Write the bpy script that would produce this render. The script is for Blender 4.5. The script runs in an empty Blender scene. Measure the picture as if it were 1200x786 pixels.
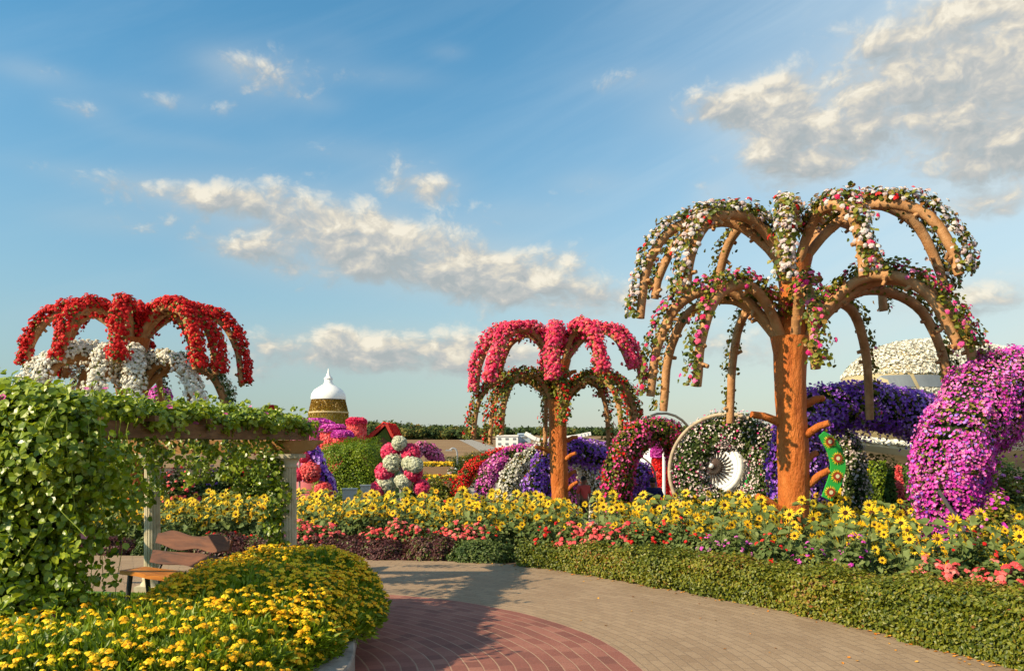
import bpy, math, random
import numpy as np
from math import radians, sin, cos, pi
rng = np.random.default_rng(11)
random.seed(11)
SC = bpy.context.scene
COL = SC.collection

# ------------------------------------------------------------------ camera
H, HY, F = 2.2, 520.0, 933.0
cam = bpy.data.cameras.new('camera')
cam.lens = 28.0; cam.sensor_width = 36.0; cam.sensor_fit = 'HORIZONTAL'
cam.shift_y = (HY - 393.0) / 1200.0
cam.clip_end = 6000.0; cam.clip_start = 0.05
camo = bpy.data.objects.new('camera', cam); COL.objects.link(camo)
camo.location = (0, 0, H); camo.rotation_euler = (radians(90), 0, 0)
SC.camera = camo

def P(px, py, Y):
    return np.array([(px - 600.0) / F * Y, Y, H - (py - HY) / F * Y])
def G(px, py):
    Y = H * F / (py - HY)
    return np.array([(px - 600.0) / F * Y, Y, 0.0])

# ------------------------------------------------------------------ node helper
class NT:
    def __init__(s, tree): s.t = tree
    def node(s, typ, **kw):
        n = s.t.nodes.new(typ)
        for k, v in kw.items(): setattr(n, k, v)
        return n
    def link(s, a, b): s.t.links.new(a, b)
    def put(s, sock, v):
        if isinstance(v, bpy.types.NodeSocket): s.link(v, sock)
        else: sock.default_value = v
    def m(s, op, a, b=0.0, c=0.0, clamp=False):
        n = s.node('ShaderNodeMath', operation=op, use_clamp=clamp)
        s.put(n.inputs[0], a); s.put(n.inputs[1], b); s.put(n.inputs[2], c)
        return n.outputs[0]
    def mixc(s, f, a, b, mode='MIX'):
        n = s.node('ShaderNodeMix', data_type='RGBA', blend_type=mode)
        s.put(n.inputs[0], f)
        for sk, v in ((n.inputs[6], a), (n.inputs[7], b)):
            if not isinstance(v, bpy.types.NodeSocket) and len(v) == 3: v = (*v, 1)
            s.put(sk, v)
        return n.outputs[2]
    def ramp(s, f, cols, interp='LINEAR'):
        n = s.node('ShaderNodeValToRGB'); cr = n.color_ramp; cr.interpolation = interp
        while len(cr.elements) < len(cols): cr.elements.new(0.5)
        for e, (p, c) in zip(cr.elements, cols):
            e.position = p; e.color = (*c, 1) if len(c) == 3 else c
        s.put(n.inputs[0], f)
        return n.outputs[0]
    def noise(s, vec, scale, detail=4, rough=0.55, dist=0.0):
        n = s.node('ShaderNodeTexNoise'); n.inputs['Scale'].default_value = scale
        n.inputs['Detail'].default_value = detail; n.inputs['Roughness'].default_value = rough
        n.inputs['Distortion'].default_value = dist
        if vec is not None: s.link(vec, n.inputs['Vector'])
        return n.outputs[0]
    def comb(s, x, y, z=0.0):
        n = s.node('ShaderNodeCombineXYZ')
        s.put(n.inputs[0], x); s.put(n.inputs[1], y); s.put(n.inputs[2], z)
        return n.outputs[0]
    def sstep(s, x, a, b):
        n = s.node('ShaderNodeMapRange', interpolation_type='SMOOTHSTEP')
        s.put(n.inputs[0], x); s.put(n.inputs[1], a); s.put(n.inputs[2], b)
        return n.outputs[0]

# ------------------------------------------------------------------ sun, sky, clouds
SUN_EL, SUN_AZ = radians(33.0), radians(241.0)       # azimuth from +Y towards +X
sd = np.array([sin(SUN_AZ) * cos(SUN_EL), cos(SUN_AZ) * cos(SUN_EL), sin(SUN_EL)])
sun = bpy.data.lights.new('sun', 'SUN'); sun.energy = 5.0; sun.angle = radians(0.5)
sun.color = (1.0, 0.81, 0.53)
suno = bpy.data.objects.new('sun', sun); COL.objects.link(suno)
from mathutils import Vector
suno.rotation_euler = Vector(sd).to_track_quat('Z', 'Y').to_euler()
SKY_S = 0.14

world = bpy.data.worlds.new('World'); SC.world = world; world.use_nodes = True
wt = world.node_tree; wt.nodes.clear(); W = NT(wt)
sky = W.node('ShaderNodeTexSky', sky_type='NISHITA'); sky.sun_disc = False
sky.sun_elevation = SUN_EL; sky.sun_rotation = SUN_AZ
sky.air_density = 1.0; sky.dust_density = 0.6; sky.ozone_density = 2.0
tc = W.node('ShaderNodeTexCoord')
sep = W.node('ShaderNodeSeparateXYZ'); W.link(tc.outputs['Generated'], sep.inputs[0])
az = W.m('ARCTAN2', sep.outputs[0], sep.outputs[1])
el = W.m('ARCSINE', sep.outputs[2])
def azel(px, py):
    x = (px - 600) / F; z = (HY - py) / F
    a = math.atan(x); return a, math.atan(z * cos(a))
# (px, py, half width px, half height px, weight)
CLOUDS = [(300, 88, 52, 26, .62), (262, 72, 26, 12, .30), (372, 122, 22, 9, .22), (36, 84, 42, 12, .42), (98, 128, 30, 12, .38),
 (150, 158, 34, 10, .16), (525, 62, 18, 8, .26), (398, 52, 26, 12, .12),
 (300, 244, 82, 30, .92), (190, 224, 70, 13, .52), (80, 200, 60, 10, .20), (240, 170, 40, 8, .16),
 (430, 276, 66, 30, .90), (500, 306, 92, 32, 1.0), (575, 332, 60, 18, .72), (290, 296, 46, 14, .52), (330, 318, 60, 16, .34), (665, 352, 72, 22, .46),
 (492, 215, 40, 14, .72), (505, 232, 22, 8, .3),
 (350, 412, 90, 20, .62), (470, 408, 100, 24, .70), (545, 425, 80, 20, .50), (240, 440, 90, 14, .40), (120, 260, 60, 14, .34), (420, 180, 70, 14, .30), (620, 250, 60, 14, .30), (640, 300, 60, 16, .36), (200, 120, 60, 12, .30), (450, 90, 60, 12, .26), (690, 215, 40, 12, .34), (740, 95, 50, 14, .34), (395, 388, 26, 7, .3), (150, 372, 90, 16, .20),
 (855, 125, 70, 24, .74), (905, 118, 40, 32, .62), (915, 172, 55, 40, .80), (835, 226, 18, 12, .42), (950, 200, 40, 18, .5),
 (1075, 45, 100, 40, .86), (1165, 30, 80, 44, .95), (1095, 112, 105, 40, .86), (1180, 130, 60, 56, .90), (1010, 175, 70, 28, .62), (1150, 190, 70, 28, .66),
 (1140, 238, 44, 16, .52), (1195, 235, 30, 14, .5), (1160, 350, 110, 24, .62), (1060, 340, 60, 20, .32), (870, 405, 100, 24, .62), (620, 412, 70, 16, .45), (760, 360, 60, 20, .42), (680, 345, 60, 18, .4), (720, 440, 160, 16, .24)]
nv = W.comb(W.m('MULTIPLY', az, 9.0), W.m('MULTIPLY', el, 13.0), 3.7)
warp = W.node('ShaderNodeTexNoise'); warp.inputs['Scale'].default_value = 1.6; warp.inputs['Detail'].default_value = 3
W.link(nv, warp.inputs['Vector'])
wv = W.node('ShaderNodeVectorMath', operation='MULTIPLY_ADD'); W.link(warp.outputs[1], wv.inputs[0])
wv.inputs[1].default_value = (0.45, 0.45, 0.45); W.link(nv, wv.inputs[2])
fb = W.noise(wv.outputs[0], 1.5, 9, 0.58)
off = W.node('ShaderNodeVectorMath', operation='ADD'); W.link(wv.outputs[0], off.inputs[0]); off.inputs[1].default_value = (-0.09, 0.16, 0)
fb2 = W.noise(off.outputs[0], 1.5, 6, 0.58)
tot = None; hsum = None
for (cx, cy, sx, sy, wgt) in CLOUDS:
    a0, e0 = azel(cx, cy); a1, _ = azel(cx + sx, cy); _, e1 = azel(cx, cy - sy)
    u = W.m('MULTIPLY', W.m('SUBTRACT', az, a0), 1.0 / abs(a1 - a0))
    v = W.m('MULTIPLY', W.m('SUBTRACT', el, e0), 1.0 / abs(e1 - e0))
    r2 = W.m('ADD', W.m('MULTIPLY', u, u), W.m('MULTIPLY', v, v))
    g = W.m('MULTIPLY', W.m('EXPONENT', W.m('MULTIPLY', r2, -0.62)), wgt)
    h = W.m('MULTIPLY', g, v)
    tot = g if tot is None else W.m('ADD', tot, g)
    hsum = h if hsum is None else W.m('ADD', hsum, h)
hh = W.m('DIVIDE', hsum, W.m('ADD', tot, 0.08))
vor = W.node('ShaderNodeTexVoronoi'); vor.inputs['Scale'].default_value = 2.3; vor.inputs['Detail'].default_value = 4; vor.inputs['Roughness'].default_value = 0.55; vor.inputs['Lacunarity'].default_value = 2.2
W.link(wv.outputs[0], vor.inputs['Vector'])
vor2 = W.node('ShaderNodeTexVoronoi'); vor2.inputs['Scale'].default_value = 2.3; vor2.inputs['Detail'].default_value = 3; vor2.inputs['Roughness'].default_value = 0.55; vor2.inputs['Lacunarity'].default_value = 2.2
W.link(off.outputs[0], vor2.inputs['Vector'])
puff = W.m('SUBTRACT', 0.60, vor.outputs[0])
raw = W.m('ADD', W.m('ADD', W.m('MINIMUM', tot, 1.1), W.m('MULTIPLY', puff, 0.62)), W.m('MULTIPLY', W.m('SUBTRACT', fb, 0.5), 1.35))
dens = W.m('MULTIPLY', W.sstep(raw, 0.03, 0.80), W.sstep(tot, 0.02, 0.30))
dens = W.m('MULTIPLY', dens, 0.88)
lit = W.m('ADD', W.m('ADD', W.m('MULTIPLY', W.m('SUBTRACT', fb, fb2), 1.5), W.m('MULTIPLY', W.m('SUBTRACT', vor2.outputs[0], vor.outputs[0]), 0.85)), W.m('ADD', W.m('MULTIPLY', hh, 0.55), 0.46), clamp=True)
K = 1.0 / SKY_S
def sc3(c, k=K): return tuple(x * k for x in c)
ccol = W.ramp(lit, [(0.0, (0.27, 0.295, 0.30)), (0.4, (0.36, 0.36, 0.345)), (0.75, (0.52, 0.475, 0.39)), (1.0, (0.64, 0.585, 0.475))])
cm = W.node('ShaderNodeVectorMath', operation='SCALE'); W.link(ccol, cm.inputs[0]); cm.inputs[3].default_value = K
skyt = W.mixc(1.0, sky.outputs[0], (0.42, 0.82, 0.84), 'MULTIPLY')
# thin veil: warm grey towards the horizon, whiter towards the right
hz = W.m('POWER', W.m('SUBTRACT', 1.0, W.m('MULTIPLY', W.m('MAXIMUM', el, 0.0), 1.0 / 0.50), clamp=True), 1.7)
right = W.sstep(az, -0.1, 0.75)
cirn = W.noise(W.comb(W.m('MULTIPLY', W.m('ADD', az, W.m('MULTIPLY', el, -1.2)), 3.0), W.m('MULTIPLY', W.m('ADD', el, W.m('MULTIPLY', az, -0.35)), 11.0), 1.0), 1.3, 6, 0.6, 0.6)
cir = W.m('MULTIPLY', W.sstep(cirn, 0.38, 0.75), W.m('ADD', 0.05, W.m('MULTIPLY', right, 0.22)))
skyv = W.mixc(cir, skyt, sc3((0.58, 0.63, 0.63)))
skyv = W.mixc(W.m('MULTIPLY', right, 0.42), skyv, sc3((0.62, 0.66, 0.63)))
skyv = W.mixc(W.m('MULTIPLY', W.m('MINIMUM', tot, 1.0), 0.42), skyv, sc3((0.46, 0.47, 0.45)))
hzc = W.mixc(W.sstep(az, -0.45, 0.35), sc3((0.285, 0.29, 0.275)), sc3((0.43, 0.40, 0.33)))
skyv = W.mixc(W.m('MULTIPLY', hz, 0.92), skyv, hzc)
fin = W.mixc(dens, skyv, cm.outputs[0])
bg = W.node('ShaderNodeBackground'); bg.inputs[1].default_value = SKY_S
W.link(fin, bg.inputs[0])
wo = W.node('ShaderNodeOutputWorld'); W.link(bg.outputs[0], wo.inputs[0])

SC.view_settings.view_transform = 'Standard'; SC.view_settings.look = 'None'
SC.view_settings.exposure = 0.62; SC.view_settings.gamma = 1.0
SC.view_settings.use_curve_mapping = False
SC.render.engine = 'CYCLES'
SC.cycles.max_bounces = 6; SC.cycles.transparent_max_bounces = 8
SC.cycles.use_denoising = True

# ------------------------------------------------------------------ materials
def newmat(name):
    m = bpy.data.materials.new(name); m.use_nodes = True; m.node_tree.nodes.clear()
    return m, NT(m.node_tree)
def leafmat(name, cols, rough=0.5, trans=0.25, spec=0.35, tint=None):
    """colour varies from leaf to leaf / petal to petal"""
    m, n = newmat(name)
    at = n.node('ShaderNodeAttribute', attribute_name='rnd')
    c = n.ramp(at.outputs[2], cols)
    b = n.node('ShaderNodeBsdfPrincipled'); n.link(c, b.inputs['Base Color'])
    b.inputs['Roughness'].default_value = rough; b.inputs['Specular IOR Level'].default_value = spec
    o = n.node('ShaderNodeOutputMaterial')
    if trans > 0:
        t = n.node('ShaderNodeBsdfTranslucent')
        c2 = n.mixc(1.0, c, tint or (1.25, 1.2, 0.7), 'MULTIPLY'); n.link(c2, t.inputs[0])
        mx = n.node('ShaderNodeMixShader'); mx.inputs[0].default_value = trans
        n.link(b.outputs[0], mx.inputs[1]); n.link(t.outputs[0], mx.inputs[2]); n.link(mx.outputs[0], o.inputs[0])
    else: n.link(b.outputs[0], o.inputs[0])
    return m
def surf(name, cols, scale=6, rough=0.7, bump=0.3, stretch=(1, 1, 1), detail=6, metal=0.0, spec=0.4, dist=0.01, coord='Object', rotz=0.0):
    m, n = newmat(name)
    tc = n.node('ShaderNodeTexCoord')
    mp = n.node('ShaderNodeMapping'); mp.inputs['Scale'].default_value = stretch
    if rotz:
        m0 = n.node('ShaderNodeMapping'); m0.inputs['Rotation'].default_value = (0, 0, rotz); n.link(tc.outputs[coord], m0.inputs[0]); n.link(m0.outputs[0], mp.inputs[0])
    else: n.link(tc.outputs[coord], mp.inputs[0])
    f = n.noise(mp.outputs[0], scale, detail, 0.6, 0.4)
    c = n.ramp(f, cols)
    b = n.node('ShaderNodeBsdfPrincipled'); n.link(c, b.inputs['Base Color'])
    b.inputs['Roughness'].default_value = rough; b.inputs['Metallic'].default_value = metal
    b.inputs['Specular IOR Level'].default_value = spec
    if bump:
        f2 = n.noise(mp.outputs[0], scale * 2.2, 6, 0.65)
        bp = n.node('ShaderNodeBump'); bp.inputs['Strength'].default_value = bump; bp.inputs['Distance'].default_value = dist
        n.link(f2, bp.inputs['Height']); n.link(bp.outputs[0], b.inputs['Normal'])
    o = n.node('ShaderNodeOutputMaterial'); n.link(b.outputs[0], o.inputs[0])
    return m
def g3(lo, mid, hi): return [(0.0, lo), (0.5, mid), (1.0, hi)]

M = {}
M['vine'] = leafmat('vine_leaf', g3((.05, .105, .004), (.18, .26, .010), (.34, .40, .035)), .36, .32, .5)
M['vine_dark'] = leafmat('vine_inner', g3((.015, .04, .006), (.025, .06, .008), (.04, .08, .01)), .7, .1, .2)
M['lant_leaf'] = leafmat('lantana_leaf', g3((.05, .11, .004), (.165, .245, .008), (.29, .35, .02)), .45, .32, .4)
M['lant_fl'] = leafmat('lantana_blossom', g3((.80, .36, .006), (.86, .52, .010), (.88, .66, .03)), .55, .15, .2, (1, 1, .8))
M['hedge_leaf'] = leafmat('hedge_leaf', [(0, (.03, .055, .005)), (.4, (.125, .15, .010)), (.7, (.22, .22, .018)), (.88, (.27, .18, .025)), (1, (.24, .08, .025))], .45, .22, .4)
M['burg_leaf'] = leafmat('burgundy_leaf', [(0, (.03, .012, .012)), (.4, (.085, .025, .028)), (.7, (.15, .055, .05)), (.82, (.10, .11, .025)), (1, (.12, .17, .03))], .45, .22, .4)
M['olive_leaf'] = leafmat('olive_leaf', g3((.025, .06, .012), (.07, .115, .022), (.14, .17, .04)), .5, .22, .35)
M['core'] = leafmat('inner_twig_shade', g3((.012, .02, .006), (.018, .028, .008), (.025, .035, .01)), .9, 0, .1)  # solid stem cores; shade of the leaf gaps is put into this dark colour
M['sun_leaf'] = leafmat('sunflower_leaf', g3((.055, .09, .018), (.11, .155, .038), (.19, .235, .075)), .6, .22, .3)
M['sun_stem'] = leafmat('sunflower_stem', g3((.08, .11, .03), (.10, .13, .04), (.14, .16, .05)), .7, 0, .2)
M['sun_petal'] = leafmat('sunflower_petal', g3((.80, .40, .006), (.86, .53, .010), (.88, .64, .03)), .55, .2, .2, (1, 1, .8))
M['sun_disc'] = leafmat('sunflower_disc', g3((.035, .014, .006), (.05, .02, .008), (.09, .035, .01)), .9, 0, .1)
def fl(name, lo, mid, hi, tr=.2): M[name] = leafmat(name, g3(lo, mid, hi), .55, tr, .2, (1, .9, .95))
fl('red', (.42, .005, .006), (.66, .010, .012), (.78, .05, .04))
fl('hotpink', (.66, .02, .10), (.80, .05, .16), (.84, .16, .26))
fl('coral', (.72, .06, .07), (.82, .12, .13), (.85, .25, .22))
fl('white', (.50, .48, .38), (.64, .62, .54), (.72, .71, .66))
fl('blush', (.58, .42, .42), (.66, .56, .55), (.70, .66, .63))
fl('cream', (.66, .64, .52), (.80, .78, .68), (.84, .83, .78))
fl('magenta', (.40, .010, .30), (.68, .055, .50), (.82, .26, .66))
fl('violet', (.15, .03, .40), (.32, .10, .66), (.56, .38, .82))
fl('pinkdot', (.66, .02, .20), (.78, .06, .30), (.82, .24, .42))
fl('mauve', (.50, .07, .26), (.66, .15, .38), (.76, .36, .52))
fl('palegreen', (.42, .45, .30), (.58, .60, .44), (.70, .72, .58))
fl('gold', (.22, .11, .012), (.34, .20, .02), (.36, .30, .04))
fl('yellow', (.72, .42, .01), (.80, .52, .02), (.82, .62, .04))
M['trunk'] = surf('orange_trunk', [(0.22, (.24, .05, .008)), (.42, (.47, .115, .013)), (.62, (.55, .16, .024)), (.76, (.56, .21, .06)), (.84, (.62, .42, .26))], 3.4, .62, 1.0, (1.3, 1.3, .42), 9, dist=.11)
M['branch'] = surf('tan_branch', [(.2, (.20, .09, .032)), (.5, (.42, .21, .085)), (.8, (.55, .33, .16))], 4, .68, .8, (1, 1, 1), 8, dist=.03)
M['timber'] = surf('pergola_timber', [(.25, (.06, .028, .010)), (.5, (.13, .062, .021)), (.8, (.22, .12, .045))], 5, .65, .4, (6, .5, 6), 6)
M['timber2'] = surf('pergola_timber_end', [(.25, (.22, .095, .026)), (.5, (.36, .175, .052)), (.8, (.46, .25, .09))], 6, .6, .3, (1, 1, 1), 6)
M['stone'] = surf('column_stone', [(.25, (.30, .25, .15)), (.5, (.46, .41, .29)), (.8, (.56, .51, .40))], 5, .75, .4)
M['concrete'] = surf('kerb_concrete', [(.25, (.13, .115, .10)), (.45, (.24, .215, .19)), (.7, (.34, .31, .275)), (.9, (.40, .36, .32))], 5, .9, .8, coord='Object')
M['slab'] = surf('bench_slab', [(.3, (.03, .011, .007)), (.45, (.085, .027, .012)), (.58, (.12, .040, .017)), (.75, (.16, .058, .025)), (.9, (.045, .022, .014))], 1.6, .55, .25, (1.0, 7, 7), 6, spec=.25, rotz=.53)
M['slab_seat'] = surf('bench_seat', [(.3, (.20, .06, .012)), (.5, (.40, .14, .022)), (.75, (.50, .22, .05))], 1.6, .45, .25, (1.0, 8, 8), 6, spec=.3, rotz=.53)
M['iron'] = surf('black_iron', g3((.012, .011, .01), (.02, .019, .018), (.03, .028, .025)), 10, .5, .2)
M['soil'] = surf('soil', [(.3, (.05, .03, .016)), (.6, (.09, .055, .03)), (.8, (.13, .085, .05))], 3, .95, .6, coord='Object')
M['grassbase'] = surf('lawn_turf', [(.3, (.03, .10, .008)), (.6, (.06, .16, .012)), (.8, (.09, .20, .02))], 20, .9, .6)
M['wht'] = surf('white_paint', g3((.66, .66, .66), (.78, .78, .78), (.82, .82, .82)), 3, .55, .1)
M['belly'] = surf('aircraft_belly', g3((.30, .24, .13), (.38, .31, .17), (.44, .37, .22)), 2, .55, .1)
M['glassgrey'] = surf('cockpit_glass', g3((.12, .14, .16), (.17, .19, .21), (.22, .24, .26)), 2, .3, .0)
M['wood_rim'] = surf('rim_wood', [(.25, (.20, .16, .12)), (.5, (.42, .33, .23)), (.8, (.62, .52, .38))], 5, .7, .3, (1, 1, 1))
M['panel'] = leafmat('green_board', g3((.02, .30, .05), (.03, .38, .06), (.05, .42, .08)), .5, 0, .3)
M['paint_y'] = leafmat('paint_yellow', g3((.75, .42, .02), (.78, .48, .03), (.8, .5, .04)), .5, 0, .3)
M['paint_r'] = leafmat('paint_redbrown', g3((.28, .04, .015), (.32, .05, .02), (.36, .06, .02)), .5, 0, .3)
M['paint_w'] = leafmat('paint_cream', g3((.6, .62, .35), (.65, .66, .4), (.7, .7, .45)), .5, 0, .3)
M['metal'] = surf('grey_metal', g3((.22, .22, .23), (.32, .32, .33), (.40, .40, .40)), 4, .45, .2, metal=.3)
M['skin'] = surf('skin', g3((.22, .10, .06), (.28, .13, .08), (.32, .16, .10)), 5, .55, 0)
M['hair'] = surf('black_hair', g3((.01, .008, .007), (.015, .012, .01), (.02, .016, .014)), 20, .5, .2)
def plain(name, c, rough=.7): M[name] = surf(name, g3(tuple(x * .82 for x in c), c, tuple(min(1, x * 1.12) for x in c)), 8, rough, .15)
plain('cloth_blue', (.03, .12, .42)); plain('cloth_coral', (.72, .10, .09)); plain('cloth_navy', (.02, .02, .12)); plain('cloth_dark', (.02, .02, .03))
plain('cloth_white', (.7, .7, .68)); plain('redwall', (.42, .03, .02)); plain('rosewall', (.50, .13, .14)); plain('planter', (.22, .13, .07)); plain('paleblue', (.33, .42, .55))
plain('sandstone', (.48, .37, .19)); plain('fanblack', (.03, .018, .014)); plain('spin', (.10, .06, .045), .4); plain('houses', (.50, .42, .32)); plain('signbox', (.50, .48, .43))
M['field'] = surf('field', [(.3, (.12, .065, .028)), (.5, (.21, .12, .048)), (.75, (.29, .18, .075))], .06, .95, .2, (1, 9, 1), 10)
M['wood_far'] = leafmat('far_tree_leaf', [(0, (.025, .05, .02)), (.4, (.06, .09, .022)), (.7, (.12, .125, .025)), (1, (.22, .14, .04))], .8, .1, .2)
M['orange_litter'] = leafmat('fallen_petal', g3((.45, .14, .02), (.6, .26, .03), (.5, .30, .08)), .7, 0, .2)
M['topiary'] = leafmat('topiary_leaf', g3((.03, .07, .01), (.08, .14, .02), (.16, .20, .03)), .6, .15, .2)

# ------------------------------------------------------------------ geometry helper
def tmpl(V, Fc):
    return (np.array(V, float), np.concatenate([np.array(f) for f in Fc]), np.array([len(f) for f in Fc]))
LEAF = tmpl([(0, 0, 0), (.35, 0, -.05), (.7, 0, -.06), (1, 0, -.13), (.22, .36, .07), (.65, .40, .05), (.22, -.36, .07), (.65, -.40, .05)],
            [(0, 1, 4), (1, 2, 5, 4), (2, 3, 5), (0, 6, 1), (1, 6, 7, 2), (2, 7, 3)])
HEART = tmpl([(0, 0, 0), (.35, 0, -.06), (.7, 0, -.06), (1, 0, -.2), (.02, .34, .08), (.5, .36, .05), (.02, -.34, .08), (.5, -.36, .05)],
             [(0, 1, 4), (1, 2, 5, 4), (2, 3, 5), (0, 6, 1), (1, 6, 7, 2), (2, 7, 3)])
LANCE = tmpl([(0, 0, 0), (.45, .15, .05), (.45, -.15, .05), (.5, 0, -.02), (1, 0, -.10)], [(0, 3, 1), (0, 2, 3), (1, 3, 4), (3, 2, 4)])
RHOMB = tmpl([(0, 0, 0), (.45, .33, .06), (1, 0, -.05), (.45, -.33, .06)], [(0, 2, 1), (0, 3, 2)])
def petunia(n):
    V = [(0, 0, -.22)]; Fc = []
    for k in range(2 * n):
        a = pi * k / n; r = 1.0 if k % 2 == 0 else .80
        V.append((r * cos(a), r * sin(a), .05 if k % 2 == 0 else .12))
    for k in range(2 * n): Fc.append((0, 1 + k, 1 + (k + 1) % (2 * n)))
    return tmpl(V, Fc)
PET = petunia(5)
PENT = tmpl([(0, 0, -.2)] + [(cos(2 * pi * k / 5), sin(2 * pi * k / 5), .08) for k in range(5)], [(0, 1 + k, 1 + (k + 1) % 5) for k in range(5)])
def cluster(n, dome, fr, seed, nn=4):
    r_ = np.random.default_rng(seed); V = []; Fc = []
    for k in range(n):
        a = 2.399 * k; rr = math.sqrt((k + .5) / n) * .82
        c = np.array([rr * cos(a), rr * sin(a), dome * (1 - rr * rr)])
        nrm = np.array([rr * cos(a) * dome * 1.6, rr * sin(a) * dome * 1.6, 1]) + r_.normal(0, .2, 3); nrm /= np.linalg.norm(nrm)
        t = np.cross(nrm, (0.3, 1, .2)); t /= np.linalg.norm(t); b = np.cross(nrm, t)
        i0 = len(V); ph = r_.uniform(0, 6); f_ = fr * r_.uniform(.85, 1.2)
        for q in range(nn): V.append(c + f_ * (cos(ph + 2 * pi * q / nn) * t + sin(ph + 2 * pi * q / nn) * b))
        Fc.append(tuple(range(i0, i0 + nn)))
    return tmpl(V, Fc)
UMBEL = cluster(13, .6, .30, 3, 5)
GERAN = cluster(11, .42, .36, 5, 5)
def daisy(n, rin, seed):
    r_ = np.random.default_rng(seed); V = []; Fc = []
    for k in range(n):
        a = 2 * pi * (k + r_.uniform(-.25, .25)) / n; w = 2 * pi / n * .62; L = r_.uniform(.86, 1.06); dz = r_.uniform(-.10, .12)
        i0 = len(V)
        for (r, da, z) in ((rin, -w * .5, 0), (.62, -w * .62, .10), (L, 0, dz), (.62, w * .62, .10), (rin, w * .5, 0)):
            V.append((r * cos(a + da), r * sin(a + da), z))
        Fc.append((i0, i0 + 1, i0 + 3, i0 + 4)); Fc.append((i0 + 1, i0 + 2, i0 + 3))
    return tmpl(V, Fc)
DAISY = daisy(15, .22, 1)
def disc_t():
    V = [(0, 0, .12)]
    for r, z in ((.2, .09), (.31, .02)):
        for k in range(9): V.append((r * cos(2 * pi * k / 9), r * sin(2 * pi * k / 9), z))
    Fc = [(0, 1 + k, 1 + (k + 1) % 9) for k in range(9)] + [(1 + k, 10 + k, 10 + (k + 1) % 9, 1 + (k + 1) % 9) for k in range(9)]
    return tmpl(V, Fc)
DISC = disc_t()

def nrmz(a): return a / np.maximum(np.linalg.norm(a, axis=-1, keepdims=True), 1e-9)
def catmull(pts, n):
    p = np.array(pts, float); p = np.vstack([2 * p[0] - p[1], p, 2 * p[-1] - p[-2]]); k = len(p) - 3
    u = np.linspace(0, k - 1e-6, n); i = u.astype(int); t = (u - i)[:, None]
    a, b, c, d = p[i], p[i + 1], p[i + 2], p[i + 3]
    return .5 * (2 * b + (c - a) * t + (2 * a - 5 * b + 4 * c - d) * t * t + (3 * b - a - 3 * c + d) * t ** 3)
def lump(p, f, seed=0):
    r_ = np.random.default_rng(seed + 100); s = 0
    for k in range(5):
        w = r_.normal(0, 1, 3) * f * (1 + .5 * k); s = s + np.sin(p @ w + r_.uniform(0, 6)) / (1 + .4 * k)
    return s / 2.2

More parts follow.
